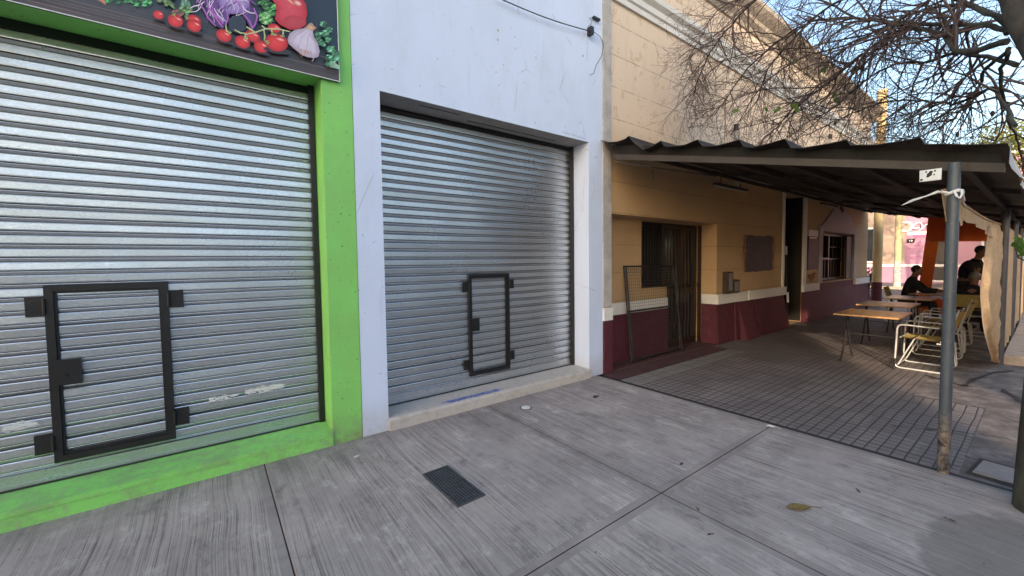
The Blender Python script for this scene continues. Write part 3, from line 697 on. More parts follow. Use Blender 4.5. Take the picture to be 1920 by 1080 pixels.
# ------------------------------------------------------------------ white shop
def white_shop():
    r = empty('white_shop', (2.6, D, 0), 'plain white painted shop front with closed galvanised shutter between green and yellow buildings', 'shop building')
    X0, X1 = 1.04, 4.27; OX0, OX1, OZ = 1.275, 4.0, 3.105
    g = MB(); wall_open(g, X0, X1, 0, ZT, D+.001, [(OX0, OX1, 0, OZ)], .45, 0, 1); shell(g, X0, X1, D+.001, 0, ZT, 11)
    g.build('wall', [M['white_wall'], M['soffit']], r)
    s = MB(); s.prism([(D-.03, 0), (D-.03, .092), (D-.022, .108), (D+.0, .116), (D+.40, .122), (D+.40, 0)], OX0+.001, OX1-.001); s.build('sill', M['sill'], r)
    b = MB(); b.box((OX0+.01, D+.46, 0), (OX1-.01, D+.6, OZ)); b.build('shutter_box', M['dark'], r)
    q = MB(); q.box((OX1-.046, D+.27, .123), (OX1-.002, D+.36, OZ-.002)); q.build('guide_rail', M['black'], r)
    q = MB(); q.box((OX0+.002, D+.27, .123), (OX0+.046, D+.36, OZ-.002)); q.build('guide_rail', M['black'], r)
    hd = MB(); hd.box((OX0, D+.31, 3.055), (OX1, D+.44, OZ-.003)); hd.build('shutter_hood', M['black'], r)
    q = MB(); q.box((1.7, D+.10, OZ-.006), (2.15, D+.103, OZ+.002)); q.box((2.3, D+.2, OZ-.006), (3.6, D+.204, OZ+.002)); q.build('soffit_crack', M['joint'], r)
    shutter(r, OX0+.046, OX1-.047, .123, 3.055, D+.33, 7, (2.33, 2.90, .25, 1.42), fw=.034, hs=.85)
    # chipped holes in the plaster
    h = MB(); rnd = random.Random(8)
    for (px, py, s_) in ((934, 57, .018), (933, 75, .016), (965, 69, .010), (966, 91, .010), (944, 122, .011), (1005, 109, .012), (1093, 105, .018), (983, 155, .008), (935, 185, .007), (1003, 230, .009), (1090, 228, .009), (1094, 247, .009), (1060, 238, .007), (735, 130, .008), (820, 110, .009), (700, 455, .007)):
        x, z = P(px, py, D); pts = []
        for k in range(9): a = 6.283*k/9; pts.append((x+s_*math.cos(a)*rnd.uniform(.5, 1), D-.0015, z+s_*1.3*math.sin(a)*rnd.uniform(.5, 1)))
        h = MB(); h.add(pts, [tuple(range(9))]); h.build('plaster_chip', M['grey'], r)
white_shop()
def wire():
    w_ = MB(); pts = []
    A = P(930, -6, D-.05); B = P(1105, 58, D-.05)
    for i in range(13): t = i/12; pts.append((A[0]+(B[0]-A[0])*t, D-.05, A[1]+(B[1]-A[1])*t - .03*math.sin(math.pi*t)))
    w_.tube(pts, .006, 6)
    pts = [Vector((P(x, y, D-.03)[0], D-.03, P(x, y, D-.03)[1])) for x, y in ((1105, 60), (1114, 60), (1125, 68), (1132, 85), (1128, 105), (1118, 122), (1113, 138), (1106, 141))]
    w_.tube(pts, .0035, 5)
    pts = [Vector((P(x, y, D-.02)[0], D-.02, P(x, y, D-.02)[1])) for x, y in ((1102, 50), (1108, 46), (1110, 38), (1105, 34), (1112, 32))]
    w_.tube(pts, .003, 5)
    r = empty('telephone_cable', (P(1107, 60, D)[0], D, P(1107, 60, D)[1]), 'thin black cable strung across the top of the white wall', 'cable')
    w_.build('cable', M['black'], r)
    k = MB(); x, z = P(1108, 58, D-.04); k.box((x-.03, D-.07, z-.05), (x+.025, D-.002, z+.045)); k.build('wall_bracket', M['black'], r); x, z = P(1118, 34, D-.03); k = MB(); k.box((x-.05, D-.04, z-.012), (x+.07, D-.002, z+.012)); k.build('wall_bracket', M['black'], r)
wire()

# ------------------------------------------------------------------ yellow corner building
YE = 17.5
def yellow_building():
    r = empty('corner_cafe_building', (11, D, 0), 'long yellow corner building with maroon base and white mouldings behind the awning', 'building')
    A = (4.45, 7.40, 0, 2.21); DO = (10.47, 11.62, 0, 3.06); WI = (13.0, 15.85, .93, 2.28)
    g = MB(); y = D + .004
    wall_open(g, 4.275, YE, 0, 6.2, y, [A, DO, WI], .30, 0); shell(g, 4.275, YE, y, 0, 6.2, 12)
    # alcove back wall with door and window openings
    DR = (6.28, 7.36, 0, 2.205); WN = (5.56, 6.2, 1.1, 2.205)
    wall_open(g, A[0], A[1], 0, A[3], y+.30, [(5.56, 7.36, 1.1, 2.2), (6.28, 7.36, 0, 1.1)], .10, 0)
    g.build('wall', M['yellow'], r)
    # grey unpainted edge strip next to the white shop
    g = MB(); g.box((4.272, D-.012, 0.93), (4.44, D+.002, 6.0)); g.build('corner_strip', M['greystrip'], r)
    # dark rooms behind the openings
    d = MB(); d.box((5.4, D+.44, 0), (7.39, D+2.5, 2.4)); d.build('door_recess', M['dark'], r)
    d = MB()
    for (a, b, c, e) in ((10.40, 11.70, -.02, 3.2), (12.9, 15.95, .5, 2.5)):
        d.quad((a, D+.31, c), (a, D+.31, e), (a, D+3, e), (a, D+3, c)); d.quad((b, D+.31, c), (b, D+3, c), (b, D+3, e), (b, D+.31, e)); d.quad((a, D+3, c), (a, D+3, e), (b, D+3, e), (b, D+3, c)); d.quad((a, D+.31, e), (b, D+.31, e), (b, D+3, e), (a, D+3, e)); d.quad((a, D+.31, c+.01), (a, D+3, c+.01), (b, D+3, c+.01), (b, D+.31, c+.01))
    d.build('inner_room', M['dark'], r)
    # maroon dado, flared at the foot from the meters onwards, and the white band above it
    def dbox(p, q): m = MB(); m.box(p, q); m.build('dado', M['maroon'], r)
    dbox((4.272, D-.022, 0), (4.448, D+.002, .735))
    dbox((4.452, D+.278, 0), (6.279, D+.302, .735))
    def flare(x0, x1, o0, o1, zt=.735, nm='dado'): m = MB(); m.prism([(D-o0, zt), (D-o0-o1, 0), (D+.02, 0), (D+.02, zt)], x0, x1); m.build(nm, M['maroon'], r)
    flare(7.403, 8.05, .012, .03); flare(8.95, 10.468, .012, .15)
    flare(8.05, 8.20, .03, .05); flare(8.20, 8.75, .02, .20, .72, 'sloping_buttress'); flare(8.75, 8.95, .012, .08)
    dbox((7.385, D-.01, 0), (7.4028, D+.279, .735))
    flare(11.622, 17.52, .012, .15); dbox((12.9, D-.012, .735), (15.9, D+.02, .90))
    for p, q in (((4.27, D-.03, .736), (4.447, D+.003, .91)), ((4.453, D+.272, .736), (6.27, D+.303, .915)), ((7.382, D-.035, .736), (7.4035, D+.279, .915)),
                 ((7.404, D-.037, .736), (8.6, D+.0, .915)), ((8.605, D-.06, .74), (10.50, D+.0, .92)), ((11.60, D-.06, .736), (12.72, D+.0, .92)), ((15.95, D-.06, .736), (17.56, D+.0, .92))):
        bb = MB(); bb.box(p, q); bb.build('white_band', M['white'], r)
    for p, q in (((10.36, D-.025, .921), (10.468, D+.001, 3.1)), ((11.622, D-.03, .921), (11.83, D+.001, 3.1))): t = MB(); t.box(p, q); t.build('door_trim', M['white'], r)
    # arched white surround round the serving window
    a = MB(); x0, x1, zi = 12.74, 16.18, 2.28; outer = [(x0, .92), (x0, 2.42)]
    for i in range(13):
        t_ = i/12; outer.append((x0 + .22 + (x1-x0-.44)*t_, 2.44 + .62*math.sin(math.pi*t_)**1.25))
    outer += [(x1, 2.42), (x1, .92)]
    inner = [(WI[0], .92), (WI[0], zi)] + [(WI[0] + (WI[1]-WI[0])*i/12, zi) for i in range(13)] + [(WI[1], zi), (WI[1], .92)]
    n = len(outer); ya, yb = D-.035, D+.003
    vs = [(p[0], ya, p[1]) for p in outer] + [(p[0], ya, p[1]) for p in inner] + [(p[0], yb, p[1]) for p in outer] + [(p[0], yb, p[1]) for p in inner]
    fs = [(i, i+1, n+i+1, n+i) for i in range(n-1)] + [(2*n+i, 2*n+i+1, i+1, i) for i in range(n-1)] + [(n+i, n+i+1, 3*n+i+1, 3*n+i) for i in range(n-1)]
    a.add(vs, fs); a.build('window_surround', M['dim_white'], r)  # white trim greyed: the dim light under the awning is in its colour
    # serving window: frame, mullion, bottles behind, open shutter leaf
    f = MB()
    for q in ((13.0, 13.06), (14.3, 14.38), (15.79, 15.85)): f.box((q[0], D+.2, .94), (q[1], D+.26, 2.27))
    f.box((13.06, D+.2, 2.21), (15.79, D+.26, 2.27)); f.box((13.06, D+.2, .94), (15.79, D+.26, 1.0)); f.box((13.06, D+.2, 1.52), (14.3, D+.26, 1.58)); f.box((14.38, D+.21, 1.52), (15.79, D+.25, 1.56))
    for x in (13.3, 13.55, 13.8, 14.05, 14.6, 14.85, 15.1): f.box((x, D+.215, 1.0), (x+.03, D+.245, 1.52))
    for x in (14.75, 15.1): f.box((x, D+.215, 1.56), (x+.02, D+.24, 2.21))
    f.box((14.38, D+.215, 1.88), (15.79, D+.24, 1.90))
    f.build('window', M['darkwood'], r)
    f = MB(); f.box((15.3, D+.02, .95), (15.78, D+.05, 2.2)); f.build('shutter_leaf', M['board'], r)
    # alcove door and window: dark timber with curved iron bars
    f = MB(); yy = D + .36
    f.box((5.58, yy, 1.11), (5.63, yy+.06, 2.19)); f.box((5.63, yy, 2.13), (6.20, yy+.06, 2.19)); f.box((5.63, yy, 1.11), (6.20, yy+.06, 1.17)); f.box((6.20, yy, .02), (6.30, yy+.06, 2.19))
    wn = f.build('window', M['darkwood'], r)
    f = MB()
    for i in range(7): x = 5.68+i*.078; f.box((x, yy-.03, 1.13), (x+.022, yy-.008, 2.17))
    f.build('bars', M['black'], wn)
    f = MB(); f.box((6.30, yy, 2.11), (7.35, yy+.06, 2.19)); f.box((7.28, yy, .0), (7.35, yy+.06, 2.11)); f.box((6.76, yy-.02, .0), (6.85, yy+.06, 2.11)); f.box((6.30, yy+.01, .0), (6.76, yy+.05, .12)); f.box((6.85, yy+.01, .0), (7.28, yy+.05, .12))
    f.box((6.30, yy+.01, .95), (6.76, yy+.05, 1.05)); f.box((6.85, yy+.01, .95), (7.28, yy+.05, 1.05)); f.box((7.352, D+.284, .0), (7.381, D+.34, 2.2)); dr = f.build('door', M['darkwood'], r)
    f = MB(); f.box((6.30, yy+.055, .12), (7.28, yy+.065, 2.11)); f.build('door_pane', M['glass'], dr)
    f = MB()
    for x in (6.38, 6.49, 6.60, 6.70, 6.92, 7.03, 7.14, 7.23):
        f.tube([(x, yy-.01, 2.08), (x, yy-.03, 1.4), (x, yy-.03, 1.02), (x, yy-.03, .5), (x+.015, yy-.01, .35), (x, yy-.02, .13)], .011, 6)
    f.build('door_bars', M['greybar'], dr)
    # mouldings
    c = MB(); c.prism([(D+.002, 5.08), (D-.03, 5.08), (D-.035, 5.15), (D-.06, 5.17), (D-.065, 5.25), (D-.12, 5.30), (D-.13, 5.37), (D-.10, 5.40), (D+.002, 5.42)], 4.275, YE+.1)
    c.build('string_course', M['white'], r)
    c = MB(); c.prism([(D+.002, 5.98), (D-.03, 5.98), (D-.05, 6.04), (D-.12, 6.10), (D-.13, 6.17), (D-.22, 6.24), (D-.28, 6.30), (D-.29, 6.38), (D+.3, 6.42), (D+.3, 6.18), (D+.002, 6.18)], 4.275, YE+.25)
    c.build('cornice', M['cornice'], r)
    jb = MB(); jb.box((11.598, D+.012, .02), (11.619, D+.30, 3.055)); jb.box((10.472, D+.012, .02), (10.49, D+.30, 3.055)); jb.build('door_jamb', M['dark'], r)
    # red lamp bracket above the arch
    c = MB(); x, z = P(1575, 385, D); c.tube([(x-.1, D, z+.28), (x-.1, D-.05, z-.12), (x+.06, D-.05, z-.16), (x+.12, D-.02, z-.2)], .025, 6); c.tube([(x+.12, D, z+.25), (x+.1, D-.05, z-.16)], .02, 6); c.build('sign_bracket', M['redp'], r)
M['greystrip'] = paint('grey_bare_strip', (.46, .44, .43), .28, .85, 5, .5, 0, .4); M['dim_white'] = paint('dimmed_white_trim', (.40, .36, .37), .1, .7); M['greybar'] = paint('grey_bars', (.045, .035, .03), .2, .45, 8, .05, .4)
M['cornice'] = paint('weathered_cornice', (.42, .36, .30), .3, .8, 3, .3, 0, .6)
yellow_building()

def wall_things():
    # painted-over blackboard with peeled edges
    (xa, za), (xb, zb) = (8.48, 2.05), (9.93, 1.30); y = D-.004; rnd = random.Random(3)
    r = empty('menu_blackboard', (9.2, D, 1.3), 'dark blackboard with peeling reddish edges on the yellow wall left of the big doorway', 'blackboard')
    g = MB(); pts = []
    def edge(x0, z0, x1, z1, n, amp):
        for i in range(n): t = i/n; pts.append((x0+(x1-x0)*t+rnd.uniform(-amp, amp), z0+(z1-z0)*t+rnd.uniform(-amp, amp)))
    edge(8.48, 2.03, 8.50, 1.31, 9, .015); edge(8.50, 1.31, 9.86, 1.30, 8, .01); edge(9.86, 1.30, 9.80, 2.05, 10, .05); edge(9.80, 2.05, 8.48, 2.03, 8, .012)
    n = len(pts); g.add([(x, y-.01, z) for x, z in pts] + [(x, y+.006, z) for x, z in pts], [tuple(range(n))] + [(i, n+i, n+(i+1) % n, (i+1) % n) for i in range(n)])
    g.build('board', M['board'], r)
    g = MB()
    for i in range(60):
        x, z = (9.87+rnd.uniform(-.02, .03), 1.33+.7*i/45) if i < 46 else (8.47, 1.35+.68*(i-46)/13)
        s = rnd.uniform(.03, .055); q = [(x+s*math.cos(a)*rnd.uniform(.5, 1.2)*1.3, y-.0125-.00007*i, z+s*math.sin(a)*rnd.uniform(.5, 1.2)) for a in [k*1.05 for k in range(6)]]
        g.add(q, [tuple(range(6))])
    g.build('peeling_edge', M['ochre'], r)
    # slim menu board beside the door
    r = empty('menu_board', (12.2, D, 1.3), 'slim dark menu board with white top between the doorway and the serving window', 'menu board')
    g = MB(); g.box((11.95, D-.03, 1.27), (12.60, D-.004, 2.12)); g.build('board', M['board'], r)
    g = MB(); g.box((11.95, D-.034, 2.121), (12.60, D-.004, 2.28)); g.box((12.0, D-.036, 2.06), (12.5, D-.0305, 2.10)); g.build('header', M['white'], r)
    g = MB()
    for k in range(9): a = k/8*math.pi; g.tube([(12.27, D-.01, .98), (12.27+.2*math.cos(a), D-.015, 1.08+.06*math.sin(a)), (12.27+.26*math.cos(a), D-.01, 1.17+.03*math.sin(2*a))], .012, 4)
    g.build('painted_flourish', M['ochre'], r)
    # meter boxes on the white band
    r = empty('meter_box', (7.74, D, .92), 'tall narrow rusty meter box standing on the white band right of the alcove', 'meter box')
    g = MB(); g.box((7.62, D-.10, .92), (7.82, D, 1.33)); g.build('case', M['rust'], r); g = MB(); g.box((7.65, D-.106, .98), (7.79, D-.101, 1.30)); g.build('door', M['metergrey'], r)
    r = empty('meter_box', (7.98, D, .92), 'small square rusty meter box beside the tall one on the yellow wall', 'meter box')
    g = MB(); g.box((7.86, D-.10, .92), (8.09, D, 1.17)); g.box((7.9, D-.05, 1.17), (7.94, D-.01, 1.22)); g.build('case', M['rust'], r); g = MB(); g.box((7.89, D-.106, .95), (8.06, D-.101, 1.14)); g.build('door', M['metergrey'], r)
    # vent pipe on the wall above the awning
    for x, z0, z1, lb in ((P(1370, 240, D)[0], 3.1, P(1370, 236, D)[1], 'short grey vent pipe rising above the awning near the bare twigs'), (P(1548, 262, D)[0], 3.1, P(1548, 254, D)[1], 'short dark vent pipe further along the top of the awning')):
        r = empty('vent_pipe', (x, D-.1, 3.1), lb, 'pipe'); g = MB(); g.cyl((x, D-.1), .035, z0-.2, z1-.12, 10); g.build('pipe', M['grey'], r); g = MB(); g.cyl((x, D-.1), .045, z1-.12, z1, 10); g.build('pipe_cap', M['black'], r)
    # yellow corner column with maroon foot
    r = empty('corner_column', (17.95, 3.5, 0), 'round yellow column with maroon foot standing at the corner beyond the building', 'column')
    g = MB(); g.cyl((17.95, 3.5), .125, .74, 7.0, 24); g.cyl((17.95, 3.5), .15, 7.0, 7.08, 24); g.build('shaft', M['yellowp'], r)
    g = MB(); g.cyl((17.95, 3.5), .14, -.02, .74, 24); g.build('foot', M['maroon'], r)
M['metergrey'] = paint('meter_door', (.20, .19, .19), .3, .5, 10, .2)
wall_things()

def mesh_gate():
    r = empty('wire_mesh_gate', (5.75, 3.75, 0), 'black framed wire mesh gate leaning in the doorway alcove', 'gate')
    # leans back: bottom at y=3.76, top at y=3.93
    B0, B1 = Vector((5.02, 3.76, .03)), Vector((6.42, 3.80, .03)); T0, T1 = Vector((5.06, 3.93, 1.47)), Vector((6.50, 3.935, 1.46))
    def at(u, v): return (B0.lerp(B1, u)).lerp(T0.lerp(T1, u), v)
    f = MB()
    for a, b in (((0, 0), (0, 1)), ((1, 0), (1, 1)), ((0, 1), (1, 1)), ((0, 0), (1, 0)), ((0, .52), (1, .52)), ((.035, 0), (.035, 1))): f.tube([at(*a), at(*b)], .0135, 6)
    f.tube([at(.93, 1), at(1, .0)+Vector((.02, -.03, 0))], .012, 6); f.build('frame', M['black'], r)
    m = MB()
    for i in range(1, 27): u = .035 + i*.965/27; m.tube([at(u, 0), at(u, 1)], .0022, 4, 0, False)
    for i in range(1, 30): m.tube([at(.035, i/30), at(1, i/30)], .0022, 4, 0, False)
    m.build('mesh', M['black'], r)
mesh_gate()
def door_pole():
    r = empty('door_post', (10.9, 3.55, 0), 'thin dark pole standing in the big black doorway', 'pole')
    g = MB(); g.tube([(10.62, 3.62, 0), (10.80, 3.75, 2.0)], .018, 8); g.build('pole', M['black'], r)
    g = MB(); g.tube([(10.655, 3.63, .55), (10.67, 3.645, .78)], .024, 8); g.build('grip', M['whiteplastic'], r); g = MB(); g.tube([(10.77, 3.72, 1.65), (10.785, 3.73, 1.85)], .024, 8); g.build('grip', M['whiteplastic'], r)
door_pole()

# ------------------------------------------------------------------ awning
AW = [(3.66, 3.17), (3.61, 3.15), (3.50, 3.09), (3.34, 3.065), (3.26, 3.085), (3.20, 3.105), (3.15, 3.03), (2.98, 2.885), (2.85, 2.905), (2.75, 2.935), (2.70, 2.86), (2.62, 2.835), (2.45, 2.815), (2.30, 2.835), (2.255, 2.76), (2.12, 2.735), (1.98, 2.735), (1.88, 2.735), (1.835, 2.655), (1.74, 2.625), (1.60, 2.625), (1.47, 2.635), (1.43, 2.55), (1.33, 2.525), (1.15, 2.52), (1.04, 2.53), (1.01, 2.475), (.85, 2.44), (.70, 2.43), (.60, 2.43), (.575, 2.375), (.48, 2.355), (.36, 2.325), (.26, 2.31), (.19, 2.295)]
M['fascia'] = paint('grimy_fascia', (.012, .009, .008), .4)
def awning():
    r = empty('patio_awning', (10, 2, 0), 'long sagging corrugated sheet awning on grey posts along the yellow building', 'awning')
    g = MB(); rnd = random.Random(2); Xs = [4.2] + [4.2 + 13.0*i/18 for i in range(1, 19)]
    rows = []
    for i, x in enumerate(Xs):
        k = 0 if i == 0 else 1
        rows.append([(x + (rnd.uniform(-.03, .03) if i == 0 else 0), yy if j in (0,) else yy, zz + k*(.012*math.sin(x*1.9+j*.4)) - .0*x) for j, (yy, zz) in enumerate(AW)])
    n = len(AW); th = .006
    for i in range(len(rows)-1):
        vs = rows[i] + rows[i+1]
        g.add(vs, [(j, j+1, n+j+1, n+j) for j in range(n-1)])
        g.add([(a, b, c-th) for a, b, c in vs], [(j, n+j, n+j+1, j+1) for j in range(n-1)])
    g.add(rows[0] + [(a, b, c-th) for a, b, c in rows[0]], [(j, n+j, n+j+1, j+1) for j in range(n-1)])
    g.build('roofing_sheet', M['sheet'], r)
    # rafters (near one pale), purlins
    def zr(y): return 2.29 + (3.15-2.29)*(y-.2)/(3.61-.2)
    for i, x in enumerate((4.28, 6.7, 9.07, 11.75, 14.2, 16.12)):
        b = MB(); y0, y1 = .2, 3.5
        b.prism([(y0, zr(y0)-.175), (y1, zr(y1)-.235), (y1, zr(y1)-.165), (y0, zr(y0)-.115)] if i == 0 else [(y0, zr(y0)-.10), (y1, zr(y1)-.13), (y1, zr(y1)-.07), (y0, zr(y0)-.05)], x, x+.05); b.build('rafter', M['beam'] if i == 0 else M['rust'], r)
    b = MB()
    b.prism([(.22, zr(.22)-.11), (3.55, zr(3.55)-.16), (3.55, zr(3.55)-.04), (.22, zr(.22)-.03)], 4.34, 4.36); b.build('fascia_board', M['fascia'], r)
    for y in (.42, 1.1, 1.75, 2.4, 3.05, 3.5):
        b = MB(); z = zr(y) - .12; b.box((4.38, y-.025, z), (17.1, y+.025, z+.055)); b.build('purlin', M['rust'], r)
    for (x, y) in ((4.17, .42), (9.07, .40), (11.75, .40), (14.2, .40), (16.12, .40)):
        b = MB(); b.cyl((x, y), .033 if x < 5 else .045, -.02, zr(y)-.14, 16); b.build('post', M['postm'] if x < 5 else M['postdark'], r)
    # torn plastic flap on the outer edge
    b = MB(); L = []
    for i in range(40):
        x = 4.2 + i*.33; L.append(((x, .185+rnd.uniform(-.012, .012), 2.30), (x, .165+rnd.uniform(-.03, .02), 2.30-rnd.uniform(.05, .16))))
    for i in range(39): b.add([L[i][0], L[i+1][0], L[i+1][1], L[i][1]], [(0, 1, 2, 3)])
    b.build('torn_edge_strip', M['tornplastic'], r)
    # white punched plate by the head of the near post
    p = MB(); x = 4.12
    p.box((x-.006, .475, 2.095), (x, .585, 2.175)); pl = p.build('mounting_plate', M['whiteplastic'], r)
    p = MB(); 
    for (yy, zz, s_) in ((.535, 2.140, .014), (.528, 2.155, .010), (.552, 2.160, .006), (.508, 2.160, .006), (.512, 2.135, .005), (.575, 2.108, .008), (.542, 2.128, .009)): p.tube([(x-.008, yy, zz), (x-.005, yy, zz)], s_, 8)
    p.build('plate_hole', M['black'], pl)
    p = MB(); p.tube([(3.95, 3.2, 2.84), (3.97, 3.18, 2.74), (5.2, 2.6, 2.62)], .009, 6); p.tube([(4.7, 3.2, 2.75), (4.72, 3.2, 2.62)], .012, 6); p.build('brace_rod', M['beam'], r)
M['postdark'] = paint('dark_post', (.055, .05, .058), .3, .5, 6, .3); M['tornplastic'] = paint('torn_plastic', (.45, .45, .46), .3, .5, 9, .4)
awning()
def tube_light(x0, z, label, y=3.32):
    r = empty('fluorescent_fixture', (x0, y, z), label, 'lamp', 'unlit tube fittings under the awning')
    g = MB(); g.box((x0, y-.03, z+.02), (x0+1.15, y+.03, z+.05)); g.tube([(x0+.2, y, z+.05), (x0+.2, y, z+.16)], .008, 6); g.tube([(x0+.9, y, z+.05), (x0+.9, y, z+.13)], .008, 6); g.build('housing', M['beam'], r)
    g = MB(); g.tube([(x0+.02, y, z), (x0+1.13, y, z)], .014, 8); g.build('tube', M['tubewhite'], r)
M['tubewhite'] = paint('unlit_tube', (.5, .46, .42))
tube_light(6.60, 2.76, 'unlit tube light hanging by the wall above the blackboard side of the alcove'); tube_light(11.7, 2.84, 'unlit tube light hanging above the slim menu board')

# ------------------------------------------------------------------ canvas
def fold(x, s=1): return s*(.022*math.sin(x*9.3) + .014*math.sin(x*21+1) + .008*math.sin(x*37))
def curtains():
    g = MB(); nz, nx = 40, 40; rnd = random.Random(6); rows = []
    for k in range(nz+1):
        t = k/nz; z = 1.90*(1-t) + .03*t
        # left edge: wide at the top, gathered to the post at the foot
        xl = 6.9 - .45*math.sin(min(1, t*1.9)*math.pi) * (1 if t < .53 else 0)
        if t > .35: xl = 6.45 + 2.45*((t-.35)/.65)**1.7
        if t <= .35: xl = 7.15 - .70*(t/.35)
        xr = 9.03
        rows.append([(xl + (xr-xl)*i/nx, .43 + min(1, i/nx*4+.1)*(fold((i/nx)*2.0+.1*math.sin(t*4))*(.8+.3*t) + .006*math.sin(t*22+i*.5) + .005*math.sin(t*47+i*.9) + rnd.uniform(-.003, .003)), z) for i in range(nx+1)])
    vs = [q for r_ in rows for q in r_]; m = nx+1
    g.add(vs, [(k*m+i, k*m+i+1, (k+1)*m+i+1, (k+1)*m+i) for k in range(nz) for i in range(nx)], 0, True)
    tag(g.build('canvas_curtain', M['canvas']), 'beige canvas curtain gathered against the second awning post, edge sweeping to its foot', 'curtain', 'canvas curtains hung along the awning posts')
    # valance between the first and the second post
    g = MB(); nx = 320; vs = []
    for i in range(nx+1):
        t = i/nx; x = 4.10 + 4.94*t; zt = 2.03 - .02*t - .04*math.sin(t*math.pi); zb = 1.80 + .055*math.sin(t*5.5)+.005*math.sin(x*9)
        if .13 < t < .17: zb -= .035
        for k in range(7): u = k/6; vs.append((x, .475 + fold(x*.8, .4)*(.25+.6*u) - .03*u - .03*t, zt*(1-u)+zb*u))
    g.add(vs, [(i*7+k, (i+1)*7+k, (i+1)*7+k+1, i*7+k+1) for i in range(nx) for k in range(6)], 0, True)
    g.tube([(4.22+4.82*i/20, .47-.03*i/20, 2.03-.02*i/20-.04*math.sin(math.pi*i/20)) for i in range(21)], .012, 8)
    tag(g.build('canvas_valance', M['canvas']), 'short ruffled beige canvas valance strung from the grey post to the second post', 'valance')
    for (x0, x1, lb) in ((9.15, 11.65, 'beige canvas curtain stretched between the second and third awning posts'), (11.85, 14.1, 'beige canvas curtain stretched between the third and fourth awning posts'), (14.3, 16.05, 'beige canvas curtain between the fourth and fifth awning posts')):
        g = MB(); nx = 40; vs = []
        for i in range(nx+1):
            x = x0+(x1-x0)*i/nx
            for k in range(13): u = k/12; vs.append((x, .40 + fold(x*1.3, .8)*(.4+u*.8), 2.0*(1-u)+.16*u))
        g.add(vs, [(i*13+k, (i+1)*13+k, (i+1)*13+k+1, i*13+k+1) for i in range(nx) for k in range(12)], 0, True)
        tag(g.build('canvas_curtain', M['canvas']), lb, 'curtain', 'canvas curtains hung along the awning posts')
    g = MB(); g.box((9.13, .08, -.02), (11.6, .36, .12)); g.box((11.9, .1, -.02), (14.1, .36, .10)); tag(g.build('kerb_stone', M['stonelit']), 'low tan stone kerb along the foot of the canvas curtains', 'kerb')
    # white plastic strip knotted round the near post
    g = MB(); c = Vector((4.17, .42, 2.0))
    g.tube([c + Vector((.043*math.cos(a), .043*math.sin(a), .012*math.sin(a*2))) for a in [k*.6283 for k in range(10)]], .012, 6, 0, False, True)
    g.tube([c + Vector(q) for q in ((-.04, .02, .0), (-.05, .07, .012), (-.04, .13, -.01), (-.03, .2, -.03), (-.03, .26, -.06))], [.007, .011, .006, .010, .002], 6)
    g.tube([c + Vector(q) for q in ((-.045, -.01, 0), (-.06, -.02, -.03), (-.05, -.035, -.05), (-.045, -.045, -.02), (-.03, -.04, .01))], .008, 6)
    g.tube([c + Vector(q) for q in ((0, -.04, .0), (.2, -.03, -.04), (.5, 0, -.02), (.9, .01, -.05))], [.006, .011, .007, .002], 6)
    tag(g.build('plastic_tie', M['whiteplastic']), 'strip of white plastic knotted round the top of the grey post', 'tie')
curtains()
def windbreak():
    X = 15.2; r = empty('plastic_windbreak', (X, 1.4, 0), 'orange tarpaulin windbreak with a clear plastic window closing the far end', 'windbreak')
    def pt(px, py, x=X): return PXp(px, py, x)
    g = MB(); th = .012
    def slab(pts, m=g):
        n = len(pts); m.add([(X, p.y, p.z) for p in pts] + [(X+th, p.y, p.z) for p in pts], [tuple(range(n))[::-1], tuple(range(n, 2*n))] + [(i, (i+1) % n, n+(i+1) % n, n+i) for i in range(n)])
    a = Vector((X, 1.97, 2.62)); 
    slab([Vector((X, 1.97, 2.62)), Vector((X, .42, 2.35)), Vector((X, .42, 1.90)), Vector((X, 2.01, 1.97))])
    slab([Vector((X, 2.012, 1.968)), Vector((X, 1.765, 1.955)), Vector((X, 1.92, .04)), Vector((X, 2.16, .04))])
    slab([Vector((X, 1.918, .05)), Vector((X, .42, .05)), Vector((X, .42, .45)), Vector((X, 1.895, .45))])
    g.build('orange_tarp', M['orange'], r)
    g = MB(); n = 24; vs = []
    for i in range(n+1):
        t = i/n
        for k in range(9): u = k/8; y = (1.765+(1.885-1.765)*(1-u))*(1-t)+.42*t; vs.append((X+.006+.012*math.sin(t*21+u*3), y, .452*(1-u)+(1.953-.05*t)*u))
    g.add(vs, [(i*9+k, (i+1)*9+k, (i+1)*9+k+1, i*9+k+1) for i in range(n) for k in range(8)], 0, True); g.build('clear_window', M['plastic'], r)
windbreak()

# ------------------------------------------------------------------ furniture
def make_table():
    r = empty('folding_table', (0, 0, 0), 'x', 'table', 'folding cafe tables in a row under the awning')
    g = MB(); g.box((-.46, -.36, .722), (.46, .36, .742), 0); g.box((-.462, -.362, .716), (.462, .362, .7215), 1); g.build('tabletop', [M['top'], M['topedge']], r)
    for y, s in ((.30, 1), (-.30, 1)):
        for q in (1, -1):
            g = MB(); yy = y - .012*q
            g.tube([(-.13*q, yy, .715), (-.10*q, yy, .66), (.02*q, yy, .40), (.14*q, yy, .16), (.20*q, yy, .07), (.27*q, yy, .0)], .014, 8); g.build('leg', M['leg'], r)
    g = MB(); g.tube([(-.13, -.31, .70), (-.13, .31, .70)], .009, 6); g.tube([(.13, -.31, .70), (.13, .31, .70)], .009, 6); g.tube([(.02, -.3, .40), (.02, .3, .40)], .008, 6); g.build('crossbar', M['leg'], r)
    return r
tb = [(7.88, 1.57, 0, 'nearest honey coloured folding table with sunlit worn top'), (9.68, 1.72, 1, 'second folding table behind the nearest one'), (11.5, 1.70, 0, 'third folding table, pale worn top, under the awning'), (13.15, 1.55, -1, 'farthest folding table, at which the man in black sits')]
t0 = make_table()
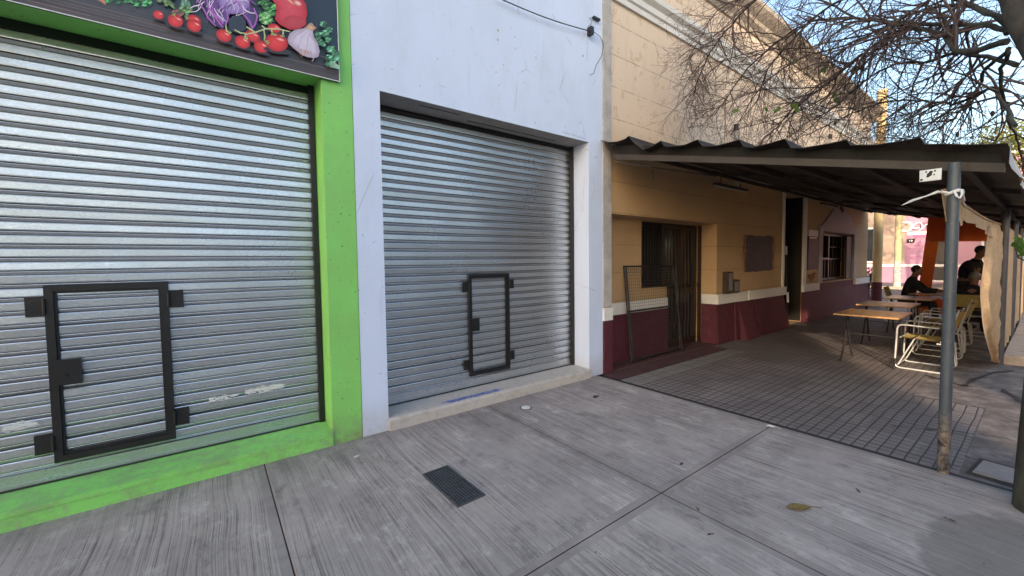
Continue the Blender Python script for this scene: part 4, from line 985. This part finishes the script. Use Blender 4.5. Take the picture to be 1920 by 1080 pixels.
for i, (x, y, a, lb) in enumerate(tb):
    o = t0 if i == 0 else copy_tree(t0)
    o.location = (x, y, -.01); o.rotation_euler.z = R_(a); o['label'] = lb
def arc(pts, r, n=5):
    out = [Vector(pts[0])]
    for i in range(1, len(pts)-1):
        p = Vector(pts[i]); a = (Vector(pts[i-1])-p).normalized(); b = (Vector(pts[i+1])-p).normalized(); s, e = p+a*r, p+b*r
        for k in range(n+1): t = k/n; out.append(s*(1-t)**2 + p*2*t*(1-t) + e*t*t)
    out.append(Vector(pts[-1])); return out
def make_chair():           # faces +y
    r = empty('folding_armchair', (0, 0, 0), 'x', 'chair', 'tubular folding armchairs under the awning')
    g = MB()
    for s in (-1, 1):
        x = s*.28
        g.tube(arc([(x, -.14, .61), (x, .27, .625), (x, .29, .012), (x, -.26, .012), (x, -.235, .40), (x, -.12, .40)], .07), .0115, 8)     # side loop: arm, front, runner, rear
        g.tube([(x*.95, -.31, .86), (x*.95, -.235, .58), (x*.95, -.20, .42), (x*.95, -.25, .03)], .0105, 8)   # back post
        g.tube([(x*.93, .255, .05), (x*.93, .10, .43)], .0095, 8)
    g.tube([(-.26, .25, .06), (.26, .25, .06)], .009, 6); g.tube([(-.25, -.22, .05), (.25, -.22, .05)], .009, 6); g.tube([(-.25, .24, .44), (.25, .24, .44)], .010, 6); g.tube([(-.265, -.16, .425), (.265, -.16, .425)], .010, 6); g.tube([(-.28, .10, .43), (.28, .10, .43)], .008, 6)
    g.build('frame', M['alu'], r)
    g = MB(); n = 8; vs = []
    for i in range(n+1):
        t = i/n; 
        for k in range(n+1): u = k/n; vs.append((-.25+.5*t, -.16+.42*u, .445 - .03*math.sin(math.pi*t) - .02*(1-u)))
    g.add(vs, [(i*(n+1)+k, (i+1)*(n+1)+k, (i+1)*(n+1)+k+1, i*(n+1)+k+1) for i in range(n) for k in range(n)], 0, True)
    g.add([(a, b, c-.006) for a, b, c in vs], [(i*(n+1)+k, i*(n+1)+k+1, (i+1)*(n+1)+k+1, (i+1)*(n+1)+k) for i in range(n) for k in range(n)], 0, True); g.build('seat', M['fabric'], r)
    g = MB(); vs = []
    for i in range(n+1):
        t = i/n
        for k in range(4): u = k/3; vs.append((-.27+.54*t, -.225-.085*u-.035*math.sin(math.pi*t), .60+.25*u-.012*math.sin(math.pi*t)))
    g.add(vs, [(i*4+k, (i+1)*4+k, (i+1)*4+k+1, i*4+k+1) for i in range(n) for k in range(3)], 0, True)
    g.add([(a, b-.008, c) for a, b, c in vs], [(i*4+k, i*4+k+1, (i+1)*4+k+1, (i+1)*4+k) for i in range(n) for k in range(3)], 0, True); g.build('backrest', M['fabric'], r)
    return r
c0 = make_chair()
ch = [(8.0, 1.0, 0, 'nearest empty yellow and white tubular armchair, beside the nearest table'), (9.3, 1.02, 2, 'second empty tubular armchair with yellow back in the row'), (10.35, 1.05, -3, 'third tubular armchair in the row, behind the second'), (11.85, .92, -92, 'armchair seen squarely from behind, under the seated man with grey hair'), (13.35, 2.12, 180, 'armchair by the wall side in which the man in black sits'), (9.9, 2.95, 180, None)]
for i, (x, y, a, lb) in enumerate(ch[:5]):
    o = c0 if i == 0 else copy_tree(c0)
    o.location = (x, y, -.01); o.rotation_euler.z = R_(a); o['label'] = lb

# ------------------------------------------------------------------ people
def skin_mesh(name, joints, edges, mat, parent, root=0, sub=2):
    me = bpy.data.meshes.new(name); off = Vector(parent.location) if parent else Vector()
    me.from_pydata([tuple(Vector(j[:3]) - off) for j in joints], edges, [])
    o = bpy.data.objects.new(name, me); C.objects.link(o)
    if parent: o.parent = parent
    m = o.modifiers.new('s', 'SKIN'); sv = me.skin_vertices[0].data
    for i, j in enumerate(joints):
        rr = j[3] if len(j) > 3 else .05; sv[i].radius = rr if isinstance(rr, tuple) else (rr, rr); sv[i].use_root = (i == root)
    m.use_smooth_shade = True
    o.modifiers.new('u', 'SUBSURF').levels = sub; o.modifiers['u'].render_levels = sub
    bpy.context.view_layer.update()
    dg = bpy.context.evaluated_depsgraph_get(); m2 = bpy.data.meshes.new_from_object(o.evaluated_get(dg))
    o.modifiers.clear(); m2.materials.clear(); m2.materials.append(mat); o.data = m2; m2.name = name
    for p in m2.polygons: p.use_smooth = True
    return o
def person(loc, rot, pose, label, hairmat, group=None):
    """local frame: faces +y.  pose: dict of joints"""
    r = empty('person', (0, 0, 0), label, 'person', group)
    J = pose
    def mir(p): return (-p[0], p[1], p[2])
    pel, chest, neck, head = J['pelvis'], J['chest'], J['neck'], J['head']
    bod = [(*pel, (.15, .11)), (*chest, (.17, .12)), (*neck, .064), (*(Vector(neck).lerp(Vector(head), .5)), .064), (*head, (.078, .095))]; E_ = [(0,1),(1,2),(2,3),(3,4)]
    fc = J.get('face', (0, 1, 0)); bod.append((*(Vector(head)+Vector((0, 0, .075))), (.07, .085))); E_.append((4, 5))
    for s in ('l', 'r'):
        sh, el, wr, kn, an, to, hp = [J[s+q] for q in ('_sh', '_el', '_wr', '_kn', '_an', '_to', '_hp')]
        b = len(bod); hv = (Vector(wr)-Vector(el)).normalized(); hand = Vector(wr)+hv*.07
        bod += [(*sh, .06), (*el, .042), (*wr, .028), (*hand, (.040, .020))]; E_ += [(1, b), (b, b+1), (b+1, b+2), (b+2, b+3)]
        for k, (dx, ln) in enumerate(((-.03, .06), (-.011, .075), (.009, .072), (.028, .055))):
            side = hv.cross(Vector((0, 0, 1))); side = side.normalized() if side.length > .01 else Vector((1, 0, 0))
            f0 = hand+side*dx+hv*.03; f1 = f0+hv*ln+Vector((0, 0, -.015)); c = len(bod); bod += [(*f0, .0095), (*f1, .0075)]; E_ += [(b+3, c), (c, c+1)]
        sgn = 1 if s == 'l' else -1
        th_ = hand + side*(.045*sgn) - hv*.0; c = len(bod); bod += [(*th_, .0095), (*(th_+hv*.035+side*.01*sgn), .008)]; E_ += [(b+3, c), (c, c+1)]
        b = len(bod); bod += [(*hp, .085), (*kn, .06), (*an, .042), (*to, (.045, .03))]; E_ += [(0, b), (b, b+1), (b+1, b+2), (b+2, b+3)]
    bd = skin_mesh('body', bod, E_, M['skin'], r, 0, 1)
    # face: nose, ears, brow, mouth as one more skin-coloured mesh joined into the body's surface
    h = Vector(head); fw = Vector(fc).normalized(); sd_ = fw.cross(Vector((0, 0, 1))).normalized(); g = MB()
    g.ball(h + Vector((0, 0, .03)), (.072 if abs(fw.y) > .5 else .088, .088 if abs(fw.y) > .5 else .072, .112), 0, 16, 12)
    g.ball(h+fw*.09+Vector((0, 0, .01)), (.014, .014, .022), 0, 8, 6); g.ball(h+sd_*.078+Vector((0, 0, .02)), (.012, .016, .028), 0, 8, 6); g.ball(h-sd_*.078+Vector((0, 0, .02)), (.012, .016, .028), 0, 8, 6); g.ball(h+fw*.06+Vector((0, 0, -.06)), (.035, .035, .03), 0, 8, 6)
    g.build('head', M['skin'], r)
    g = MB()
    for s in (-1, 1): g.ball(h+fw*.079+sd_*.03*s+Vector((0, 0, .035)), (.008, .008, .006), 0, 6, 5)
    g.ball(h+fw*.085+Vector((0, 0, -.035)), (.02, .008, .005) if abs(fw.y) > .5 else (.008, .02, .005), 0, 8, 4); g.build('facial_features', M['hair'], r)
    g = MB(); c = h - fw*.018 + Vector((0, 0, .055)); g.ball(c, (.082, .094, .098), 0, 14, 9); g.build('hair', hairmat, r)
    # jacket
    jk = [(*(Vector(pel)+Vector((0, 0, .05))), (.175, .135)), (*chest, (.205, .15)), (*(Vector(chest).lerp(Vector(neck), .75)), (.115, .10)), (*(Vector(neck).lerp(Vector(head), .22)), .082)]; EJ = [(0, 1), (1, 2), (2, 3)]
    for s in ('l', 'r'):
        b = len(jk); e = Vector(J[s+'_el']); w_ = Vector(J[s+'_wr']); jk += [(*J[s+'_sh'], .085), (*e, .062), (*(e.lerp(w_, .92)), .046)]; EJ += [(1, b), (b, b+1), (b+1, b+2)]
    skin_mesh('jacket', jk, EJ, M['cloth'], r, 0, 2)
    tr = [(*pel, (.165, .13))]; ET = []
    for s in ('l', 'r'):
        b = len(tr); tr += [(*J[s+'_hp'], .105), (*J[s+'_kn'], .08), (*(Vector(J[s+'_kn']).lerp(Vector(J[s+'_an']), .9)), .062)]; ET += [(0, b), (b, b+1), (b+1, b+2)]
    skin_mesh('trousers', tr, ET, M['trouser'], r, 0, 2)
    for s in ('l', 'r'):
        g = MB(); a = Vector(J[s+'_an']); t = Vector(J[s+'_to']); mid = (a+t)/2; g.ball((mid.x, mid.y, a.z-.05), (.05, .14, .05), 0, 10, 7); g.build('shoe', M['black'], r)
    r.location = loc; r.rotation_euler.z = R_(rot); return r
def seated(lean=0., arm='table', hunch=0.):
    J = {'pelvis': (0, 0, .52), 'chest': (0, .04+lean, .90), 'neck': (0, .07+lean*1.4, 1.10-hunch), 'head': (0, .12+lean*1.6+hunch, 1.24-hunch)}
    for s, q in (('l', -1), ('r', 1)):
        J[s+'_sh'] = (.19*q, .05+lean*1.2, 1.02-hunch*.6); J[s+'_hp'] = (.10*q, .02, .50); J[s+'_kn'] = (.13*q, .45, .50); J[s+'_an'] = (.13*q, .48, .09); J[s+'_to'] = (.14*q, .60, .04)
        if arm == 'table': J[s+'_el'] = (.25*q, .27+lean, .80); J[s+'_wr'] = (.14*q, .52+lean, .80)
        else: J[s+'_el'] = (.27*q, .12+lean, .74); J[s+'_wr'] = (.15*q, .38+lean, .62)
    return J
person((13.35, 2.05, -.02), 180, seated(.03, 'table'), 'dark haired man in black jacket seated in profile, arm on the farthest table', M['hair'])
person((11.95, .90, -.10), -92, seated(.02, 'lap', .03), 'man in black seen from behind, seated in the squarely turned armchair, grey hair', M['greyhair'])
J = {'pelvis': (0, -.06, .95), 'chest': (0, .08, 1.30), 'neck': (0, .16, 1.49), 'head': (0, .22, 1.64)}
for s, q in (('l', -1), ('r', 1)):
    J[s+'_sh'] = (.2*q, .10, 1.40); J[s+'_hp'] = (.1*q, -.05, .92); J[s+'_kn'] = (.11*q, 0, .50); J[s+'_an'] = (.11*q, -.06, .09); J[s+'_to'] = (.12*q, .08, .04); J[s+'_el'] = (.25*q, .20, 1.13); J[s+'_wr'] = (.15*q, .42, 1.10)
person((13.1, 1.08, -.0), 160, J, 'person in black standing bent slightly forward behind the beige curtain', M['hair'])

# ------------------------------------------------------------------ far corner: pink building, pole, shrub
def pink_building():
    X = 34.0; r = empty('pink_building', (X, 3, 0), 'pink shop building across the side street with a white script sign', 'building')
    g = MB(); g.box((X, -9, 0), (X+12, 12, 7.2), 0); g.build('wall', M['pink'], r)
    g = MB(); g.box((X-.02, 5.35, 1.17), (X-.002, 9.0, 6.4)); g.build('cream_bay', M['cream'], r)
    g = MB(); g.box((X-.07, -9, 1.0), (X-.002, 12, 1.15)); g.box((X-.05, -9, 2.92), (X-.021, 5.3, 3.10)); g.box((X-.15, -9, 6.9), (X-.002, 12, 7.25)); g.build('white_moulding', M['white'], r)
    g = MB(); g.box((X-.045, -9, 2.76), (X-.022, 5.0, 2.91)); g.build('pink_stripe', M['pinkd'], r)
    g = MB()
    for z in (1.6, 2.1, 2.6, 3.1): g.box((X-.008, 4.9, z), (X-.003, 5.34, z+.02)); g.box((X-.008, 4.6, z), (X-.003, 4.88, z+.02))
    g.build('wall_groove', M['pinkd'], r)
    for (y0, y1, z0, z1) in ((6.7, 7.5, 1.35, 3.4), (3.3, 4.35, .2, 2.6), (1.0, 2.2, 1.35, 2.6), (-1.6, -.4, 1.35, 2.6)):
        g = MB(); g.box((X-.06, y0-.1, z0-.1), (X-.022, y0, z1+.1)); g.box((X-.06, y1, z0-.1), (X-.022, y1+.1, z1+.1)); g.box((X-.06, y0, z1), (X-.022, y1, z1+.1)); g.box((X-.06, y0, z0-.1), (X-.022, y1, z0)); w_ = g.build('window', M['white'], r)
        g = MB(); g.box((X-.028, y0, z0), (X-.0225, y1, z1)); g.build('pane', M['glass'], w_)
        g = MB(); [g.box((X-.05, y0+(y1-y0)*k/5-.012, z0), (X-.035, y0+(y1-y0)*k/5+.012, z1)) for k in range(1, 5)]; [g.box((X-.052, y0, z0+(z1-z0)*k/4), (X-.051+.01, y1, z0+(z1-z0)*k/4+.025)) for k in range(1, 4)]; g.build('bars', M['black'], w_)
    def text(s, y, z, size, mat, name, par, dep=.02, shear=0):
        cu = bpy.data.curves.new(name, 'FONT'); cu.body = s; cu.size = size; cu.extrude = dep; cu.shear = shear; cu.offset = size*.012
        t = bpy.data.objects.new('t', cu); C.objects.link(t); bpy.context.view_layer.update()
        me = bpy.data.meshes.new_from_object(t.evaluated_get(bpy.context.evaluated_depsgraph_get())); bpy.data.objects.remove(t)
        me.transform(Matrix.Rotation(R_(90), 4, 'X')); me.transform(Matrix.Rotation(R_(-90), 4, 'Z')); me.transform(Matrix.Translation((X-.09-r.location.x, y-r.location.y, z)))
        me.materials.clear(); me.materials.append(mat); o = bpy.data.objects.new(name, me); C.objects.link(o); o.parent = par; return o
    text('Cyvelen', 5.15, 3.27, .56, M['white'], 'sign_lettering', r, .04, .35)
    g = MB(); g.tube([(X-.12, 5.35, 3.45), (X-.04, 5.35, 3.45)], .33, 24); lg = g.build('round_logo', M['white'], r)
    g = MB(); g.tube([(X-.135, 5.35, 3.45), (X-.121, 5.35, 3.45)], .24, 24); g.build('logo_ring', M['grey'], lg); g = MB(); g.tube([(X-.15, 5.33, 3.45), (X-.136, 5.33, 3.45)], .17, 20); g.build('logo_centre', M['cream'], lg)
    g = MB(); g.box((X-.06, 4.95, 2.45), (X-.02, 5.28, 2.69)); g.build('number_plate', M['trouser'], r); text('19', 5.2, 2.50, .17, M['white'], 'plate_number', r)
pink_building()
r = empty('utility_pole', (29.9, 5.0, 0), 'pale concrete pole with whitewashed scribbled foot in front of the pink building', 'pole')
g = MB(); g.tube([(29.9, 5.0, 1.35), (29.9, 5.0, 6.2)], [.15, .13], 16); g.build('shaft', M['sunlitpole'] if 'sunlitpole' in M else paint('sunlit_pole_tint', (.48, .39, .22), .2, .7, 3), r)  # pale yellow is sunlight on the concrete shaft, painted into its colour
g = MB(); g.tube([(29.9, 5.0, -.02), (29.9, 5.0, 1.349)], [.17, .155], 16); g.build('foot', M['tubewhite'], r)
g = MB(); rnd = random.Random(31)
for k in range(9):
    z = .3+k*.11; a0 = rnd.uniform(2.4, 3.4); g.tube([(29.9+.172*math.cos(a0+u*.5), 5+.172*math.sin(a0+u*.5), z+rnd.uniform(-.05, .05)) for u in range(5)], .01, 4)
g.build('scribble', M['trouser'], r)

def leaf_cloud(g, c, rad, n, s, rnd, mi=0):
    for i in range(n):
        d = Vector((rnd.gauss(0, 1), rnd.gauss(0, 1), rnd.gauss(0, 1))); d.normalize(); d *= rnd.random()**.45
        p = Vector(c) + Vector((d.x*rad[0], d.y*rad[1], d.z*rad[2])); u = Vector((rnd.uniform(-1, 1), rnd.uniform(-1, 1), rnd.uniform(-1, 1))).normalized(); v = u.orthogonal().normalized(); q = s*rnd.uniform(.6, 1.3)
        g.add([p-u*q, p+v*q*.45, p+u*q, p-v*q*.45], [(0, 1, 2, 3)], mi)
rnd = random.Random(77)
r = empty('corner_shrub', (19.2, 3.95, 0), 'dark green shrub peeping out between the building end and the yellow column', 'shrub')
g = MB(); leaf_cloud(g, (19.2, 3.95, .75), (.32, .32, .45), 420, .06, rnd); g.build('foliage', M['dleaf'], r); g = MB(); g.tube([(19.2, 3.95, -.02), (19.2, 3.97, .8)], .025, 6); g.build('stem', M['bark'], r)
r = empty('leafy_tree', (25, -.6, 0), 'tree with yellowing leaves beyond the outer edge of the awning', 'tree', None)
g = MB()
for k in range(16): leaf_cloud(g, (25+rnd.uniform(-1.5, 1.5), .2+rnd.uniform(-1.9, 1.5), 4.6+rnd.uniform(-1, 2)), (.8, .8, .6), 130, .10, rnd)
g.build('crown', M['yleaf'], r); g = MB(); g.tube([(25, -.6, -.1), (25, -.55, 2.4), (25.2, -.2, 4), (25.1, .1, 5.5)], [.18, .14, .1, .04], 10); g.tube([(25, -.55, 2.4), (24.6, -1.1, 4), (24.5, -1.2, 5)], [.12, .08, .03], 8); g.build('trunk', M['bark'], r)

# ------------------------------------------------------------------ the bare street tree
def street_tree():
    r = empty('street_tree', (3.97, -.06, 0), 'almost bare street tree at the right edge, twigs arching over the awning', 'tree')
    rnd = random.Random(21)
    tk = MB(); tk.tube([(3.97, -.05, -.1), (3.97, -.055, 0), (3.97, -.06, .5), (3.965, -.075, 1.2), (3.97, -.09, 1.8), (3.99, -.06, 2.3), (4.05, .06, 2.75), (4.12, .17, 3.05), (4.2, .22, 3.3), (4.3, .25, 3.7)], [.17, .155, .145, .135, .12, .095, .07, .055, .045, .03], 16)
    tk.build('trunk', M['bark'], r)
    lb = MB(); tw = MB(); lf = MB(); pods = MB()
    def path(px, X0, X1):      # limb route: photo route given true positions between two depths
        n = len(px); return [PXp(p[0], p[1], X0 + (X1-X0)*i/(n-1)) for i, p in enumerate(px)]
    routes = [
        ([(1893, 60), (1850, 48), (1780, 48), (1700, 42), (1620, 36), (1533, 38), (1470, 70), (1410, 120), (1368, 175), (1340, 215)], 4.3, 6.0, .034),
        ([(1890, 75), (1800, 98), (1760, 62), (1697, 53), (1640, 85), (1590, 125), (1540, 165), (1490, 200), (1455, 240), (1430, 262)], 4.25, 6.2, .040),
        ([(1905, 120), (1860, 108), (1790, 100), (1730, 118), (1680, 120), (1610, 160), (1560, 205), (1500, 235)], 4.3, 6.6, .030),
        ([(1905, 235), (1885, 200), (1863, 163), (1800, 193), (1733, 190), (1670, 190), (1600, 212), (1540, 240), (1490, 262)], 4.25, 6.8, .024),
        ([(1888, 40), (1840, 20), (1760, -10), (1650, -20), (1560, 10), (1500, 60), (1440, 130), (1420, 190)], 4.3, 5.6, .032),
        ([(1888, 20), (1830, -40), (1700, -90), (1560, -70), (1440, -20), (1360, 60), (1320, 120), (1300, 180)], 4.4, 5.2, .036),
        ([(1895, 90), (1850, 130), (1830, 170), (1790, 220), (1740, 250), (1690, 262)], 4.35, 7.0, .026),
        ([(1892, 30), (1860, -60), (1800, -140), (1700, -160), (1600, -120), (1540, -60), (1500, 10)], 4.4, 6.5, .030),
        ([(1893, 100), (1875, 150), (1890, 215), (1910, 270), (1918, 320)], 4.3, 5.6, .022),
        ([(1890, 50), (1820, 10), (1730, 20), (1640, 60), (1570, 90), (1500, 110), (1430, 160), (1390, 220), (1370, 255)], 4.5, 7.2, .026),
        ([(1600, 30), (1500, -10), (1400, -5), (1345, 20), (1325, 50), (1290, 110)], 5.2, 5.7, .016),
        ([(1700, 44), (1600, 70), (1500, 90), (1420, 95), (1350, 120), (1310, 160), (1285, 195)], 4.8, 5.9, .014),
        ([(1540, 165), (1450, 165), (1380, 185), (1320, 215), (1290, 240)], 5.6, 6.3, .011),
        ([(1620, 120), (1560, 175), (1480, 215), (1410, 235), (1350, 250)], 5.2, 6.6, .011),
        ([(1470, 70), (1400, 60), (1340, 75), (1300, 100), (1275, 150)], 5.4, 6.0, .010),
        ([(1830, 170), (1770, 190), (1700, 225), (1640, 240), (1580, 262)], 5.2, 7.5, .016),
        ([(1800, 98), (1750, 140), (1720, 180), (1680, 215), (1660, 255)], 5.0, 7.4, .014),
        ([(1893, 20), (1910, -80), (1960, -160)], 4.3, 4.0, .05), ([(1893, 40), (1990, -60), (2100, -200)], 4.3, 3.5, .05)]
    def aw_z(y): return 2.32 + .26*max(0, y-.2) + .10
    def twig(p, d, L, rad, depth):
        n = max(3, int(L/.085)); pts = [p.copy()]; d = d.normalized(); seg = L/n
        curl = Vector((rnd.gauss(0, .16), rnd.gauss(0, .16), rnd.gauss(-.06, .13)))
        for i in range(n):
            d = (d + curl*.55 + Vector((rnd.gauss(0, .10), rnd.gauss(0, .10), rnd.gauss(-.028, .10)))).normalized()
            q = pts[-1] + d*seg
            if q.y > 3.35: q.y = 3.35; d.y *= -.3
            if q.x > 4.15 and .15 < q.y < 3.7 and q.z < aw_z(q.y): q.z = aw_z(q.y) + .01; d.z = abs(d.z)*.4
            pts.append(q)
        rs = [max(.0013, rad*(1-.75*i/n)) for i in range(n+1)]
        tw.tube(pts, rs, 4 if rad > .005 else 3, 0, False)
        if depth > 0:
            for i in range(1, n):
                if rnd.random() < (.85 if depth == 2 else .66):
                    dd = (pts[i+1]-pts[i]).normalized(); a = dd.orthogonal().normalized(); a.rotate(Matrix.Rotation(rnd.uniform(0, 6.28), 3, dd))
                    twig(pts[i], dd*.8 + a*rnd.uniform(.45, .95), L*rnd.uniform(.35, .62), rs[i]*.6, depth-1)
        elif rnd.random() < 0: pass
        return pts
    for px, X0, X1, rad in routes:
        pts = path(px, X0, X1); sm = []
        for i in range(len(pts)-1):
            a, b = pts[i], pts[i+1]; a0 = pts[max(0, i-1)]; b1 = pts[min(len(pts)-1, i+2)]
            for k in range(5):
                t = k/5; sm.append(.5*((2*a) + (b-a0)*t + (2*a0-5*a+4*b-b1)*t*t + (3*a-a0-3*b+b1)*t**3) + Vector((rnd.gauss(0, .006), rnd.gauss(0, .006), rnd.gauss(0, .006))))
        sm.append(pts[-1]); n = len(sm)
        b = MB(); b.tube(sm, [rad*.48*(1-.78*i/n)+.002 for i in range(n)], 8); b.build('limb', M['bark'], r)
        for i in list(range(5, n)) + list(range(8, n)):
            if rnd.random() < .72:
                dd = (sm[min(i+1, n-1)]-sm[i-1]).normalized(); a = dd.orthogonal().normalized(); a.rotate(Matrix.Rotation(rnd.uniform(0, 6.28), 3, dd))
                tt = i/n; twig(sm[i], dd*.7+a*.8, rnd.uniform(.45, 1.0)*(1.05-.35*tt), rad*(1-.8*tt)*.32+.0022, 2)
        twig(sm[-1], sm[-1]-sm[-4], .5, .004, 1)
    tw.build('twigs', M['twig'], r)
    for (px, py, s) in ((1372, 213, .07), (1380, 208, .055), (1437, 205, .055), (1458, 205, .07), (1452, 208, .05), (1548, 128, .075), (1540, 134, .05), (1602, 132, .075), (1612, 126, .05), (1490, 198, .07), (1494, 206, .06), (1565, 178, .075), (1570, 188, .06), (1424, 133, .05), (1488, 117, .05), (1478, 147, .04), (1340, 87, .03)):
        p = PXp(px, py, 5.4); u = Vector((rnd.uniform(-1, 1), rnd.uniform(-1, 1), rnd.uniform(-.9, .2))).normalized(); v = Vector((.8, -.6, .1)).cross(u).normalized()
        rim = [p + (u*math.cos(a)*(1.0 if k else 1.25) + v*math.sin(a)*.85)*s*.55 + Vector((0, 0, .008*math.sin(3*a))) for k, a in enumerate([i*.698 for i in range(9)])]
        lf.add([p+Vector((0, 0, -.008))]+rim, [(0, 1+i, 1+(i+1) % 9) for i in range(9)])
    for (px, py) in ((1912, 468), (1905, 460), (1918, 480), (1914, 450), (1920, 462)):
        p = PXp(px, py, 4.3); leaf_cloud(lf, p, (.02, .015, .02), 3, .035, rnd)
    lf.build('leaves', M['leaf'], r)
    b = MB(); b.tube([(3.97, .06, 1.5), (4.1, .12, 1.54), (4.3, .14, 1.6)], .004, 5); b.build('side_shoot', M['bark'], r)
    for (px, py) in ((1566, 230), (1695, 200), (1795, 252), (1861, 213)):
        p = PXp(px, py, 5.0); pods.ball(p, (.017, .013, .024), 0, 7, 5)
    pods.build('seed_pods', M['pod'], r)
M['twig'] = paint('twig_bark', (.10, .068, .066), .3, .9)
street_tree()

# ------------------------------------------------------------------ the other side of the street, out of view: blocks added to cast shade and be mirrored in the shutters
def opposite(x0, x1, h, mat, label, y=-12, deep=8):
    r = empty('unseen_opposite_block', ((x0+x1)/2, y, 0), label, 'building', 'houses across the street')
    W = []; n = max(1, int((x1-x0)/3.0))
    for i in range(n):
        cx = x0 + (i+.5)*(x1-x0)/n; W.append((cx-.55, cx+.55, 0 if i % 2 else .9, 2.6))
        if h > 6: W.append((cx-.5, cx+.5, 3.9, 5.4))
    g = MB(); g.box((x0, y-deep, -.05), (x1, y-.31, h)); g.build('wall', mat, r)
    g = MB(); zs = sorted({0, h, *[q[2] for q in W], *[q[3] for q in W]}); xs = sorted({x0, x1, *[q[0] for q in W], *[q[1] for q in W]})
    for i in range(len(xs)-1):
        for k in range(len(zs)-1):
            cx, cz = (xs[i]+xs[i+1])/2, (zs[k]+zs[k+1])/2
            if any(q[0] < cx < q[1] and q[2] < cz < q[3] for q in W): continue
            g.box((xs[i], y-.305, zs[k]), (xs[i+1], y, zs[k+1]))
    g.build('front', mat, r)
    g = MB(); g.box((x0-.1, y-.3, h+.001), (x1+.1, y+.3, h+.3)); g.build('cornice', M['white'], r)
    for q in W: g = MB(); g.box((q[0], y-.29, q[2]), (q[1], y-.25, q[3])); g.build('window', M['glass'], r)
opposite(-42, -17.9, 12.8, M['facade_b'], 'unseen tall ochre block added across the street, far to the left, to shade the shop fronts', -12, 2.2)  # added out of view to block the low sun from the shop fronts
opposite(-13.05, -12.2, 7.3, M['facade_b'], 'unseen slim ochre pier added in the gap between the tall blocks to keep sun off the nearest chair', -12.3, .6)  # thin blocker added in the sunbeam, shields the nearest chair
opposite(-11.2, -8.0, 12.8, M['facade_a'], 'unseen tall pale block added across the street, left of the low houses, to shade the facade', -12, 2.2)  # second added block, holds the facade in shade
opposite(-7.9, 1.5, 3.2, M['facade_a'], 'low pale house across the street facing the green shop')
opposite(1.6, 9.9, 3.5, M['facade_b'], 'low ochre house across the street facing the tree')
opposite(10, 20, 3.3, M['facade_a'], 'low pale house across the street at the corner')
r = empty('added_bridge', (-14.7, -13, 6.9), 'unseen flat bridge added over the gap between the tall blocks to keep sun off the yellow wall', 'building')
g = MB(); g.prism([(-14.2, 8.05), (-12.05, 7.02), (-12.05, 12.7), (-14.2, 12.7)], -17.89, -11.21); g.build('wall', M['facade_b'], r)  # added sun blocker: lets the beam reach table height only
r = empty('leafy_tree', (-7.2, -9.6, 0), 'unseen sparse leafy tree added on the far pavement to dapple the sunbeam', 'tree'); rnd = random.Random(5)
g = MB()  # unseen crown, added to break the sunbeam into dapples
for k in range(22): leaf_cloud(g, (-7.2+rnd.uniform(-2.2, 2.2), -9.6+rnd.uniform(-.9, .9), 5.6+rnd.uniform(-.9, 1.2)), (.5, .5, .4), 60, .10, rnd)
g.build('crown', M['dleaf'], r); g = MB(); g.tube([(-7.2, -9.6, -.1), (-7.2, -9.6, 3), (-7.0, -9.6, 4.6), (-6.6, -9.5, 6)], [.14, .11, .08, .03], 10); g.tube([(-7.2, -9.6, 3), (-7.9, -9.7, 4.6), (-8.4, -9.8, 5.8)], [.1, .06, .02], 8); g.build('trunk', M['bark'], r)
